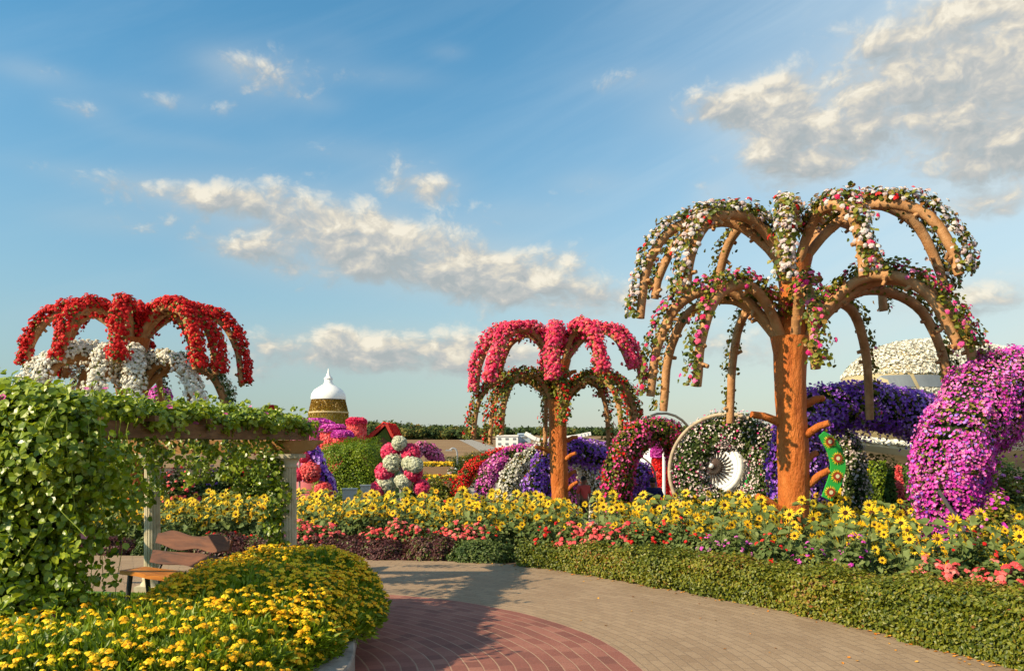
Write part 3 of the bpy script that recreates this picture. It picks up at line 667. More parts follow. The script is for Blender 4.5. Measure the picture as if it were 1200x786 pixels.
CL += [(x, 619 + 5 * ((k * 7) % 3) / 2, c, 15.75) for k, (x, c) in enumerate([(358, 'coral'), (380, 'coral'), (436, 'coral'), (465, 'coral'), (490, 'coral'), (511, 'red'), (534, 'coral'), (558, 'coral'), (575, 'red')])]
CL += [(x, 624, c, 14.45 - max(0, x - 650) * .0085) for x, c in [(640, 'red'), (668, 'coral'), (682, 'coral'), (700, 'coral'), (722, 'coral'), (745, 'red'), (765, 'red'), (796, 'red')]]
seen = {}
def place_word(px):
    if px < 340: return 'framed under the pergola above the bench'
    if px < 600: return 'above the burgundy shrubs'
    if px < 760: return 'behind the hedge, right of the pink palm trunk'
    if px < 930: return 'behind the hedge, left of the biggest palm trunk'
    return 'behind the hedge, right of the biggest palm trunk'
for k, (px, py, c_, Y) in enumerate(CL):
    p = P(px, py, Y); hgt_ = max(.35, p[2]) + .13; adj = {'coral': 'coral pink', 'red': 'bright red', 'magenta': 'magenta'}[c_]
    bush('bedding_flowers', adj + ' clump of low bedding flowers ' + place_word(px), (p[0], Y, gz(p[0], Y) - .02), .34, .28, hgt_, 'sun_leaf', 420, .07, 60 + k, 'low bedding flower clumps between hedge and sunflowers', c_, 110 if c_ == 'coral' else 45, .045 if c_ == 'coral' else .034, 'flowers', HEART, GERAN, core=False)

# ------------------------------------------------------------------ lantana mounds in the foreground
def lantana(name, label, cen, ax, ang, hmax, nleaf, nfl, seed, base=.30):
    cen = np.array(cen, float); e = thing(name, (cen[0], cen[1], 0), label, 'shrub')
    ca, sa = cos(ang), sin(ang)
    def surfp(N):
        d = nrmz(np.abs(rng.normal(0, 1, (N, 3))) * (rng.choice([-1, 1], (N, 3)) * (1, 1, 0) + (0, 0, 1)))
        ex = .80
        dd = np.sign(d) * np.abs(d) ** ex
        lp = d * 2.0
        q = 1 + .07 * lump(lp, 1.6, seed) + .05 * lump(lp, 4, seed + 1)
        x = dd[:, 0] * ax[0] * q; y = dd[:, 1] * ax[1] * q; z = base + dd[:, 2] * (hmax - base) * q
        Pp = np.c_[cen[0] + ca * x - sa * y, cen[1] + sa * x + ca * y, z]
        nn = d / np.array([ax[0], ax[1], hmax - base]); nn = nrmz(nn); Nn = np.c_[ca * nn[:, 0] - sa * nn[:, 1], sa * nn[:, 0] + ca * nn[:, 1], nn[:, 2]]
        return Pp, Nn
    Pp, Nn = surfp(2600)
    g = Geo(); g.ball((0, 0, 0), 1, 22, 12, sq=(ax[0] * .86, ax[1] * .86, (hmax - base) * .78), rough=.05, seed=seed)
    g.V = [v * (1, 1, 1) for v in g.V]; R = np.eye(4); R[0, 0] = ca; R[0, 1] = -sa; R[1, 0] = sa; R[1, 1] = ca; R[0, 3] = cen[0]; R[1, 3] = cen[1]; R[2, 3] = base
    g.xform(R); g.build('twig_shade_core', 'core', e)
    Pp, Nn = surfp(nleaf)
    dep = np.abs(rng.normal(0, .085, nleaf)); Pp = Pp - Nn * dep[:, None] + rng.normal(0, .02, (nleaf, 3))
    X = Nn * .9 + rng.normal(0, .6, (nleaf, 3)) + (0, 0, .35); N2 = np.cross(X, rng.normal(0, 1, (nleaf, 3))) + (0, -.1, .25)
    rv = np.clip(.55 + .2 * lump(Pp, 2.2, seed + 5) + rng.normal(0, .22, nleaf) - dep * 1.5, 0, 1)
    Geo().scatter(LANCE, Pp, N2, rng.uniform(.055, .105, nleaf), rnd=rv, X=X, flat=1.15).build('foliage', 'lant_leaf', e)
    Pp, Nn = surfp(nfl); keep = (lump(Pp, 2.4, seed + 9) + rng.normal(0, .7, nfl)) > -.35; Pp, Nn = Pp[keep], Nn[keep]; m_ = len(Pp)
    up = rng.uniform(.01, .07, m_); Pf = Pp + Nn * up[:, None] * .5 + (0, 0, 1) * up[:, None]
    Nf = nrmz(Nn * .55 + rng.normal(0, .22, (m_, 3)) + (0, 0, .8)); Nf[:, 2] = np.abs(Nf[:, 2])
    fg = Geo(); sz = rng.uniform(.020, .041, m_)
    fg.scatter(UMBEL, Pf, Nf, sz)
    fg.build('blossoms', 'lant_fl', e)
    sg = Geo()   # flower stalks
    V = np.stack([Pf - Nf * .08 + (.0022, 0, 0), Pf - Nf * .08 - (.0022, 0, 0), Pf], 1).reshape(-1, 3); sg.raw(V, np.arange(len(V)), np.full(m_, 3), 0, np.repeat(rng.uniform(.5, .9, m_), 3))
    sg.build('flower_stalks', 'lant_leaf', e)
    return e
lantana('lantana_bush', 'large mounded lantana bush full of golden flowers spilling over the concrete kerb beside the path', (-2.60, 8.55), (1.10, 2.25), .10, .90, 56000, 5200, 1)
lantana('lantana_bush', 'lower front lantana bush with sparser golden flowers at the foot of the vine', (-3.3, 6.1), (1.55, 1.40), .25, .82, 46000, 2100, 2)
# concrete planter kerb with a corner by the path
kb = Geo()
kerb = [(-1.58, 6.3), (-1.56, 7.0), (-1.78, 8.2), (-2.05, 9.7), (-2.5, 10.5), (-3.3, 10.7), (-4.1, 9.9), (-4.3, 8.9)]
kc = catmull([(*p, 0) for p in [(-1.64, 5.0)] + kerb], 60)
kt = nrmz(np.gradient(kc, axis=0)); kn = np.c_[kt[:, 1], -kt[:, 0], 0 * kt[:, 0]]
V = np.stack([kc + kn * o_ + (0, 0, z_) for o_, z_ in ((.16, 0), (.16, .30), (.145, .32), (-.145, .32), (-.16, .30), (-.16, 0))], 1).reshape(-1, 3)
L_ = []
for k in range(len(kc) - 1):
    for q in range(5): L_ += [6 * k + q, 6 * k + 6 + q, 6 * k + 7 + q, 6 * k + q + 1]
kb.raw(V, L_, [4] * (5 * (len(kc) - 1))); kb.raw(V[:6], range(6), [6]); kb.raw(V[-6:], range(6), [6])
tag(kb.build('planter_kerb', 'concrete'), 'pale concrete kerb edging the lantana planter beside the brick path', 'kerb')
sb = Geo().box((-4.75, 9.25, .05), (1.1, .42, .10), -.15)
tag(sb.build('stepping_slab', 'concrete'), 'grey concrete slab lying on the lawn in front of the bench', 'slab')

# ------------------------------------------------------------------ bench
A0 = np.array([-5.43, 10.96]); B0 = np.array([-4.07, 10.16]); ang = math.atan2(*(B0 - A0)[::-1]); bl = np.linalg.norm(B0 - A0)
be = thing('park_bench', (*((A0 + B0) / 2), 0), 'rustic bench of live-edge brown wooden slabs on dark legs, beside the lantana', 'bench')
ux = np.array([cos(ang), sin(ang), 0]); uy = np.array([-sin(ang), cos(ang), 0]); uz = np.array([0, 0, 1.])
o0 = np.array([*A0, 0])
def live_slab(L, Wd, th, org, ax, ay, seed, wav=.035):
    r_ = np.random.default_rng(seed); n_ = 26; s_ = np.linspace(0, 1, n_)
    f1 = sum(r_.normal(0, wav / (k + 1)) * np.sin(s_ * pi * (k + 1) * 1.3 + r_.uniform(0, 6)) for k in range(4)); f2 = sum(r_.normal(0, wav / (k + 1)) * np.sin(s_ * pi * (k + 1) * 1.3 + r_.uniform(0, 6)) for k in range(4))
    lo = np.array([org + ax * L * a + ay * f for a, f in zip(s_, f1)]); hi = np.array([org + ax * L * a + ay * (Wd + f) for a, f in zip(s_, f2)])
    nz_ = nrmz(np.cross(ax, ay)); g = Geo(); V = np.concatenate([lo, hi, lo - nz_ * th, hi - nz_ * th]); L_ = []; T = []
    for k in range(n_ - 1):
        for q in ((k, k + 1, n_ + k + 1, n_ + k), (2 * n_ + k + 1, 2 * n_ + k, 3 * n_ + k, 3 * n_ + k + 1), (k + 1, k, 2 * n_ + k, 2 * n_ + k + 1), (n_ + k, n_ + k + 1, 3 * n_ + k + 1, 3 * n_ + k)): L_ += q; T.append(4)
    for k, s2 in ((0, 1), (n_ - 1, -1)):
        q = [k, n_ + k, 3 * n_ + k, 2 * n_ + k]; L_ += q[::s2]; T.append(4)
    return g.raw(V, L_, T)
back_dir = nrmz(uy * .30 + uz * .95)
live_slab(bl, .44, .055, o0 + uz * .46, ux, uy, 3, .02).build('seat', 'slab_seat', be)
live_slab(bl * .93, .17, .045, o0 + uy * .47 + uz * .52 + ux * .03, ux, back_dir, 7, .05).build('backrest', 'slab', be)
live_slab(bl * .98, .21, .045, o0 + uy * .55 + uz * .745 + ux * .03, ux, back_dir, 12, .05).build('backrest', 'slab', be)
for s_ in (.08, .5, .9):
    for yy, top in ((.06, .40), (.40, .40)):
        b = o0 + ux * bl * s_ + uy * yy
        Geo().tube([b, b + uy * (.05 if yy < .2 else -.04) + uz * top], [.032, .038], 8, smooth=False).build('leg', 'iron', be)
for s_ in (.15, .82):
    b = o0 + ux * bl * s_ + uy * .44
    Geo().tube([b + uz * .36, b + uz * .50 + uy * .075, b + uy * .24 + uz * .93], .02, 6).build('back_support', 'iron', be)

# ------------------------------------------------------------------ pergola
pe = thing('pergola', (-3.34, 12, 0), 'timber pergola on fluted stone columns overgrown by the leafy vine', 'pergola')
def column(x, y, ztop, seed):
    g = Geo(); nfl = 16; seg = nfl * 4; a = np.arange(seg) * 2 * pi / seg; zs = np.linspace(.22, ztop - .2, 8); V = []
    for z in zs:
        r = (.118 - .010 * (z / ztop)) - .011 * (np.cos(a * nfl) < -.1); V.append(np.c_[x + r * np.cos(a), y + r * np.sin(a), np.full(seg, z)])
    i = np.arange(7)[:, None] * seg; j = np.arange(seg)[None]; j2 = (j + 1) % seg
    g.raw(np.vstack(V), np.stack([i + j, i + j2, i + seg + j2, i + seg + j], -1).reshape(-1), np.full(7 * seg, 4))
    sh = g.build('column', 'stone', pe)
    c = Geo().lathe([(.105, ztop - .21), (.125, ztop - .20), (.125, ztop - .17), (.11, ztop - .16), (.155, ztop - .085), (.165, ztop - .07), (.165, ztop - .06), (0, ztop - .06)], (x, y, 0), 24)
    c.box((x, y, ztop - .03), (.40, .40, .058)); c.build('capital', 'stone', sh)
    b = Geo().lathe([(.0, .22), (.12, .22), (.145, .18), (.13, .15), (.165, .10), (.165, .08)], (x, y, 0), 24); b.box((x, y, .04), (.38, .38, .08)); b.build('plinth', 'stone', sh)
column(-3.36, 12, 2.05, 1); column(-5.42, 12, 2.05, 2); column(-4.12, 7.2, 2.22, 3); column(-6.6, 7.2, 2.22, 4)
def girder(x0, x1, y, z0, hgt_, wd, mat='timber2'):
    """beam along X whose right end is cut to an ogee profile"""
    pr = [(x0, z0), (x1 - .30, z0), (x1 - .26, z0 + .035), (x1 - .17, z0 + .05), (x1 - .12, z0 + .075), (x1 - .09, z0 + .13), (x1 - .03, z0 + .15), (x1, z0 + .165), (x1, z0 + hgt_), (x0, z0 + hgt_)]
    pts = [(x, y - wd / 2, z) for x, z in pr]
    return Geo().plate(pts, (0, 1, 0), wd).build('beam', mat, pe)
girder(-9.5, -2.86, 12, 2.052, .205, .16); girder(-9.5, -3.73, 7.2, 2.222, .225, .16)
def crossbeam(x0, y0, x1, y1, z0, h_, w_=.11):
    d = np.array([x1 - x0, y1 - y0]); L = np.linalg.norm(d); R = math.atan2(d[1], d[0])
    return Geo().box(((x0 + x1) / 2, (y0 + y1) / 2, z0 + h_ / 2), (L, w_, h_), R).build('rafter', 'timber', pe)
crossbeam(-4.02, 7.31, -3.26, 12.6, 2.262, .17); crossbeam(-6.3, 7.31, -5.5, 12.5, 2.262, .17); crossbeam(-8.3, 7.31, -7.6, 12.5, 2.262, .17)
crossbeam(-9.4, 9.4, -3.55, 9.4, 2.436, .06, .09); crossbeam(-9.4, 10.8, -3.4, 10.8, 2.436, .06, .09); crossbeam(-9.4, 8.3, -3.7, 8.3, 2.436, .06, .09)

# ------------------------------------------------------------------ climbing vine on the pergola
vi = thing('climbing_vine', (-4.4, 7.0, 0), 'dense leafy green creeper with small pink flowers smothering the pergola', 'vine')
vp = []; vn = []; vs = []; vr = []; fpos = []; fn = []
def vine_blob(c, r, N, size=(.045, .092), hole=.27, seed=0, down=.0):
    c = np.array(c, float); d = nrmz(rng.normal(0, 1, (N, 3))); q = 1 + .30 * lump(d * 1., 2.2, seed) + .18 * lump(d, 5, seed + 1)
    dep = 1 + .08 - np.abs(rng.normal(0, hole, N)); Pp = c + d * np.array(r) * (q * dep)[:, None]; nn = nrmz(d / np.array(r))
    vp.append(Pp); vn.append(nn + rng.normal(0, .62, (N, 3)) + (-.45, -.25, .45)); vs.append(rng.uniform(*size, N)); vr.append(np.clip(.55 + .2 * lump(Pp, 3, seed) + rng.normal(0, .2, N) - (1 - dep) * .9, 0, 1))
    k = rng.random(N) < .0035; fpos.append(Pp[k] + nn[k] * .05); fn.append(nn[k] + (0, -.6, .2))
cores = Geo()
def cored(c, r, N, seed, **kw):
    vine_blob(c, r, N, seed=seed, **kw); Geo().ball(c, 1, 14, 9, sq=tuple(np.array(r) * .45), rough=.12, seed=seed).build('twig_shade_core', 'core', vi)
# curtain over the near column, leaning mass down to the lantana
cored((-3.98, 6.75, 1.98), (.46, .42, .58), 2500, 1); cored((-4.5, 6.9, 1.7), (.4, .4, .85), 2200, 2)
cored((-4.05, 6.75, 1.35), (.40, .38, .62), 1700, 3); cored((-4.3, 6.7, .85), (.58, .46, .62), 2500, 4); cored((-4.05, 6.6, .55), (.50, .44, .5), 1900, 5)
cored((-4.5, 6.8, .6), (.4, .4, .6), 1300, 6)
cored((-4.1, 6.95, 2.46), (.46, .36, .26), 1300, 7); cored((-4.6, 7.0, 2.50), (.6, .35, .28), 2000, 8)
# roof of leaves running back over the rafters
for k in range(13):
    u = k / 12.0; y = 7.6 + u * 4.9; x = -4.25 + u * .80
    cored((x + .06, y, 2.50 + .05 * sin(k * 1.9)), (.31 + .05 * sin(k), .36, .15 + .05 * sin(k * 2.7)), 880 - 25 * k, 30 + k, size=(.045, .08))
    if k % 2 == 0: vine_blob((x - 1.2, y, 2.48), (.7, .22, .10), 130, (.045, .08), seed=50 + k)
for k in range(90):      # loose shoots standing proud of the mass
    if k < 55: u = rng.uniform(0, 1); b = np.array([-4.25 + u * .80 + rng.normal(0, .25), 7.4 + u * 5.0, 2.66])
    else: b = np.array([rng.uniform(-4.5, -3.55), 6.45, rng.uniform(.6, 2.7)])
    d = np.array([rng.normal(0, .5), rng.normal(-.2, .4), rng.uniform(.3, 1.0)]) if k < 55 else np.array([rng.normal(.2, .5), -.7, rng.normal(-.2, .5)])
    ln = rng.uniform(.12, .34); m_ = 9; uu = np.linspace(.1, 1, m_)[:, None]; Pp = b + d * uu * ln + (0, 0, -.12) * uu ** 2 + rng.normal(0, .015, (m_, 3))
    vp.append(Pp); vn.append(rng.normal(0, .5, (m_, 3)) + (-.2, -.4, .7)); vs.append(rng.uniform(.035, .075, m_)); vr.append(rng.uniform(.4, 1, m_))
# drapes hanging below the beam
def drape(x, y, z0, ln, N, wid=.09, seed=0):
    u = rng.uniform(0, 1, N) ** .8; Pp = np.c_[x + .07 * np.sin(u * 5 + seed) + rng.normal(0, wid, N) * (1 - .5 * u), y + rng.normal(0, wid, N), z0 - u * ln]
    vp.append(Pp); vn.append(rng.normal(0, .5, (N, 3)) + (-.25, -.7, .35)); vs.append(rng.uniform(.04, .075, N)); vr.append(np.clip(rng.normal(.45, .22, N), 0, 1))
    stems.append(catmull([(x, y, z0 + .1), (x + .05, y, z0 - ln * .4), (x - .03 * (1 if seed % 2 else -1), y - .02, z0 - ln)], 8))
stems = []
for k, (x, y, ln, N) in enumerate([(-4.0, 7.5, .9, 240), (-3.98, 7.9, .55, 120), (-3.9, 8.4, .75, 170), (-3.86, 8.8, .35, 60), (-3.8, 9.3, .6, 130), (-3.75, 9.7, .35, 130), (-3.65, 10.3, .55, 160), (-3.6, 10.8, .4, 130), (-3.55, 11.3, .7, 170),
    (-4.4, 7.6, 1.4, 260), (-4.55, 7.9, 1.2, 220), (-4.3, 8.2, .9, 160), (-4.9, 8.4, 1.0, 240), (-4.6, 9.4, .7, 200), (-5.2, 9.8, .9, 200), (-5.0, 11.2, .8, 220), (-4.5, 11.6, .7, 200), (-4.1, 11.8, .8, 220), (-5.8, 11.5, 1.0, 240), (-4.15, 7.15, 1.7, 300), (-4.3, 7.05, 1.95, 300), (-3.55, 6.7, 1.7, 190), (-3.5, 6.75, 1.25, 110), (-3.4, 6.9, .75, 90), (-3.3, 6.8, .9, 60), (-3.65, 6.5, 1.9, 240), (-3.6, 7.2, 1.6, 120)]):
    drape(x, y, 2.32, ln, N, .10, k)
# growth climbing the right-hand column
for k in range(7):
    z = .35 + k * .28; vine_blob((-3.52 + .05 * sin(k * 2), 11.9, z), (.16, .16, .2), 130, (.05, .085), seed=90 + k)
vP = np.vstack(vp); vN = np.vstack(vn); vS = np.concatenate(vs); vR = np.concatenate(vr)
ok = (vP[:, 2] > .03) & (lump(vP, 4.2, 77) < 1.6); vP, vN, vS, vR = vP[ok], vN[ok], vS[ok], vR[ok]
X = rng.normal(0, .8, (len(vP), 3)) + (0, -.2, -.7)
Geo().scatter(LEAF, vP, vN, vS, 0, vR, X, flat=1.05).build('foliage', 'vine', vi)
g = Geo()
for s_ in stems: Geo().tube(s_ + rng.normal(0, .02, s_.shape), .0035, 4, cap=False, rnd=.8).build('runner', 'vine', vi)
for k in range(5):
    a = np.array([rng.uniform(-4.6, -3.6), 6.45 + rng.uniform(0, .4), 2.5]); b = a + (rng.uniform(-.5, .5), rng.uniform(-.35, 0), -rng.uniform(.9, 2.0))
    Geo().tube(catmull([a, a * .7 + b * .3 + rng.normal(0, .14, 3), a * .35 + b * .65 + rng.normal(0, .14, 3), b], 14), .0045, 4, cap=False, rnd=.8).build('runner', 'vine', vi)
fp = np.vstack(fpos); fnn = np.vstack(fn); sel = rng.permutation(len(fp))[:90]
Geo().scatter(PET, fp[sel], fnn[sel], rng.uniform(.025, .045, len(sel))).build('blossoms', 'mauve', vi)

# ------------------------------------------------------------------ flower-covered palm sculptures
rng = np.random.default_rng(42)
def palm(label, loc, s, z1, z2, tier_lo, tier_hi, R, rad=.36):
    loc = np.array(loc, float); e = thing('palm_sculpture', loc, label, 'palm sculpture', None)
    def L(p): return loc + np.array(p) * s
    zs = np.linspace(-.1, z1, 16); tr = Geo()
    pth = np.array([L((.04 * sin(z * 1.3), .03 * cos(z), z)) for z in zs]); rr_ = s * np.where(zs < .7, rad * (1 + .22 * (1 - zs / .7)), rad) * (1 + .26 * np.clip((zs - z1 + .7) / .7, 0, 1) ** 1.6)
    tr.tube(pth, rr_, 26, rough=.05, seed=4)
    zs = np.linspace(z1 - .02, z2, 9); pth = np.array([L((.04 * sin(z * 1.3), .03 * cos(z), z)) for z in zs]); rr_ = s * rad * (.86 + .36 * np.clip((zs - z2 + .55) / .55, 0, 1) + .1 * np.clip((z1 + .3 - zs) / .3, 0, 1))
    tr.tube(pth, rr_, 24, rough=.05, seed=5)
    tro = tr.build('trunk', 'trunk', e)
    for (za, a, ln, up) in ((z1 * .22, 3.5, .75, .55), (z1 * .42, .5, .55, .6), (z1 * .56, 5.6, .6, .5), (z1 * .62, 3.3, .8, .25), (z1 * .70, .1, .5, .3), (z2 - .55, .2, .45, .45), (z2 - .75, 3.0, .4, .3), (z1 * .33, 5.9, .55, .75)):
        d = np.array([cos(a), sin(a), up]); p0 = L((cos(a) * rad * .55, sin(a) * rad * .55, za)); p1 = L((cos(a) * (rad * .9 + .06), sin(a) * (rad * .9 + .06), za + .1 * up)); p2 = p1 + d * ln * .62 * s
        Geo().tube([p0, p1, (p1 + p2) / 2 + (0, 0, .03), p2], np.array([.105, .085, .07, .062]) * s, 10, rough=.06).build('branch_stub', 'trunk', tro)
    for (z0, arms, spec) in ((z1, tier_lo, 'lo'), (z2, tier_hi, 'hi')):
        for k, (a, reach, rise, drop, st) in enumerate(arms):
            a = radians(a); rch = reach; d = np.array([cos(a), sin(a), 0]); tw = .09 * sin(k * 2.3 + z0)
            pr = [(.14, -.30), (.27, -.02), (.20 * rch + .12, .55 * rise), (.42 * rch, .94 * rise), (.62 * rch, .96 * rise), (.82 * rch, .62 * rise), (.955 * rch, .02 * rise + .2 * drop), (1.0 * rch, drop)]
            side = np.array([-d[1], d[0], 0]); pts = [L(d * r + side * tw * r + (0, 0, z0 + z)) for r, z in pr]
            pth = catmull(pts, 30); u = np.linspace(0, 1, 30); tan = nrmz(np.gradient(pth, axis=0)); out = nrmz(np.cross(np.broadcast_to(side, tan.shape), tan)); out = out * np.sign(out[6, 2] + 1e-6)
            g = Geo().tube(pth, s * np.interp(u, [0, .25, .6, 1], [.085, .092, .098, .082]), 12, rough=.07, seed=k)
            for j in range(7):
                i = int(rng.integers(8, 29)); b = pth[i]; dv = nrmz(-out[i] * .6 + side * rng.choice([-1, 1]) * rng.uniform(.3, 1) + rng.normal(0, .3, 3)); g.tube([b, b + dv * s * rng.uniform(.15, .21)], np.array([.05, .035]) * s, 6)
            arm = g.build('branch', 'branch', e)
            def around(N, lo, hi, r0, r1, spread):
                uu = rng.uniform(lo, hi, N) ** .9; f = uu * 29; i = np.minimum(f.astype(int), 28); w_ = (f - i)[:, None]
                c = pth[i] * (1 - w_) + pth[i + 1] * w_; o_ = out[i]; ph = rng.normal(0, spread, N); dv = o_ * np.cos(ph)[:, None] + side * np.sin(ph)[:, None]
                rq = rng.uniform(r0, r1, N) * s; hump = 1 + .25 * lump(c + dv * .2, 4, k); return c + o_ * .05 * s + dv * (rq * hump)[:, None] + rng.normal(0, .018, (N, 3)) * s, dv
            fm, nf, fsz, bl_mats, nb, bsz, tk, r1, lo = st
            Pp, dv = around(nf, lo, 1.0, .10, r1, .80 if nb > 600 else (1.15 if nf == 800 else .74))
            Geo().scatter(RHOMB if nf > 900 else LEAF, Pp, dv + rng.normal(0, .5, (nf, 3)) + (0, -.1, .2), rng.uniform(.7, 1.4, nf) * fsz * s).build('foliage', fm, arm)
            for bm, share in bl_mats:
                m_ = int(nb * share * rng.uniform(.8, 1.2)); Pp, dv = around(m_, lo, .99, .12 if r1 < .3 else .17, r1 * 1.08, .82 if nb > 600 else .70)
                if bm in ('red', 'pinkdot') and share < .4:
                    Pp = Pp + rng.normal(0, .02, Pp.shape)
                Geo().scatter(tk, Pp, dv + rng.normal(0, .3, (m_, 3)) + (0, -.25, .15), rng.uniform(.7, 1.35, m_) * bsz * s).build('blossoms', bm, arm)
    return e
whit = ('hedge_leaf', 680, .078, [('blush', .9), ('red', .08)], 240, .043, GERAN, .25, .22)
whit2 = ('hedge_leaf', 680, .078, [('blush', .8), ('hotpink', .22)], 240, .043, GERAN, .25, .22)
pnk = ('hedge_leaf', 600, .078, [('pinkdot', .7), ('hotpink', .3)], 80, .048, GERAN, .25, .2)
grn = ('hedge_leaf', 430, .075, [('pinkdot', .5)], 14, .045, GERAN, .21, .3)
hi = [(182, 2.85, .72, -1.15, whit), (152, 2.6, .80, -.6, grn), (206, 2.35, .66, -.85, whit), (248, 1.9, .58, -.85, whit), (108, 2.4, 1.0, -.5, grn), (292, 1.9, .66, -.75, whit2), (330, 2.75, .80, -.6, whit), (6, 3.1, 1.05, -.55, whit), (34, 2.7, .85, -.8, grn), (68, 2.4, 1.0, -.6, grn)]
lo = [(184, 2.65, .92, -1.1, pnk), (208, 2.35, .88, -1.0, pnk), (158, 2.4, .8, -1.35, grn), (268, 1.75, .75, -.75, pnk), (100, 2.3, .85, -1.55, grn), (70, 2.2, .85, -1.6, grn), (38, 2.55, .85, -1.5, grn), (330, 2.75, 1.05, -.35, pnk), (348, 3.1, 1.0, -.8, pnk), (10, 3.25, .95, -.95, pnk)]
BX, BY = 5.27, 15.0
palm('biggest orange-trunked palm sculpture with bare tan branches, white flowers above and pink below', (BX, BY, 0), 1.0, 4.20, 5.72, lo, hi, 3, .285)
pd = ('hedge_leaf', 420, .075, [('hotpink', .75), ('coral', .25)], 1100, .052, GERAN, .28, .16)
pg = ('hedge_leaf', 800, .088, [('red', 1.0)], 150, .048, GERAN, .26, .12)
hi = [(185, 2.8, 1.0, -1.15, pd), (203, 2.45, .95, -.9, pd), (158, 2.3, .9, -.9, pd), (258, 1.5, .85, -.85, pd), (100, 1.9, .9, -1.0, pd), (312, 2.0, .95, -.6, pd), (340, 2.4, .95, -.4, pd), (2, 2.8, 1.0, -.8, pd), (48, 2.2, .9, -1.2, pd)]
lo = [(184, 2.9, .75, -1.35, pg), (205, 2.2, .8, -1.2, pg), (160, 2.5, .7, -1.5, pg), (275, 1.6, .75, -.9, pg), (95, 2.2, .7, -1.9, pg), (45, 2.6, .7, -1.7, pg), (330, 2.3, .7, -1.1, pg), (358, 2.7, .75, -1.4, pg), (18, 2.7, .8, -1.5, pg)]
x_, y_ = P(655, 520, 22)[:2]
palm('middle palm sculpture with hot pink flowered branches above and green ones dotted red below', (x_, y_, gz(x_, y_)), .815, 4.62, 5.98, lo, hi, 3, .30)
rd_ = ('hedge_leaf', 500, .07, [('red', 1.0)], 1150, .046, GERAN, .26, .12)
wd_ = ('hedge_leaf', 500, .07, [('cream', .9)], 1300, .048, GERAN, .31, .12)
rsp = ('olive_leaf', 700, .08, [('white', .35)], 160, .06, GERAN, .28, .2)
hi = [(186, 2.75, .72, -.75, rd_), (160, 2.2, .7, -1.0, rd_), (232, 1.75, .68, -.75, rd_), (285, 1.6, .68, -.8, rd_), (330, 2.2, .75, -.9, rd_), (352, 2.4, .72, -1.0, rd_), (14, 2.7, .75, -1.2, rd_), (60, 2.0, .75, -.8, rd_), (110, 1.8, .8, -.7, rd_)]
lo = [(190, 2.75, .72, -.75, wd_), (222, 2.2, .80, -.85, wd_), (258, 1.4, .85, -.7, wd_), (300, 1.6, .75, -.95, wd_), (335, 2.0, .65, -1.1, wd_), (358, 2.5, .6, -1.2, rsp), (40, 2.4, .7, -1.3, rsp), (150, 2.3, .8, -1.1, wd_), (95, 2.0, .8, -1.2, rsp)]
x_, y_ = P(157, 520, 21)[:2]
palm('left palm sculpture with red flowered branches above white ones, rising behind the pergola', (x_, y_, gz(x_, y_)), 1.0, 3.95, 5.28, lo, hi, 3, .32)

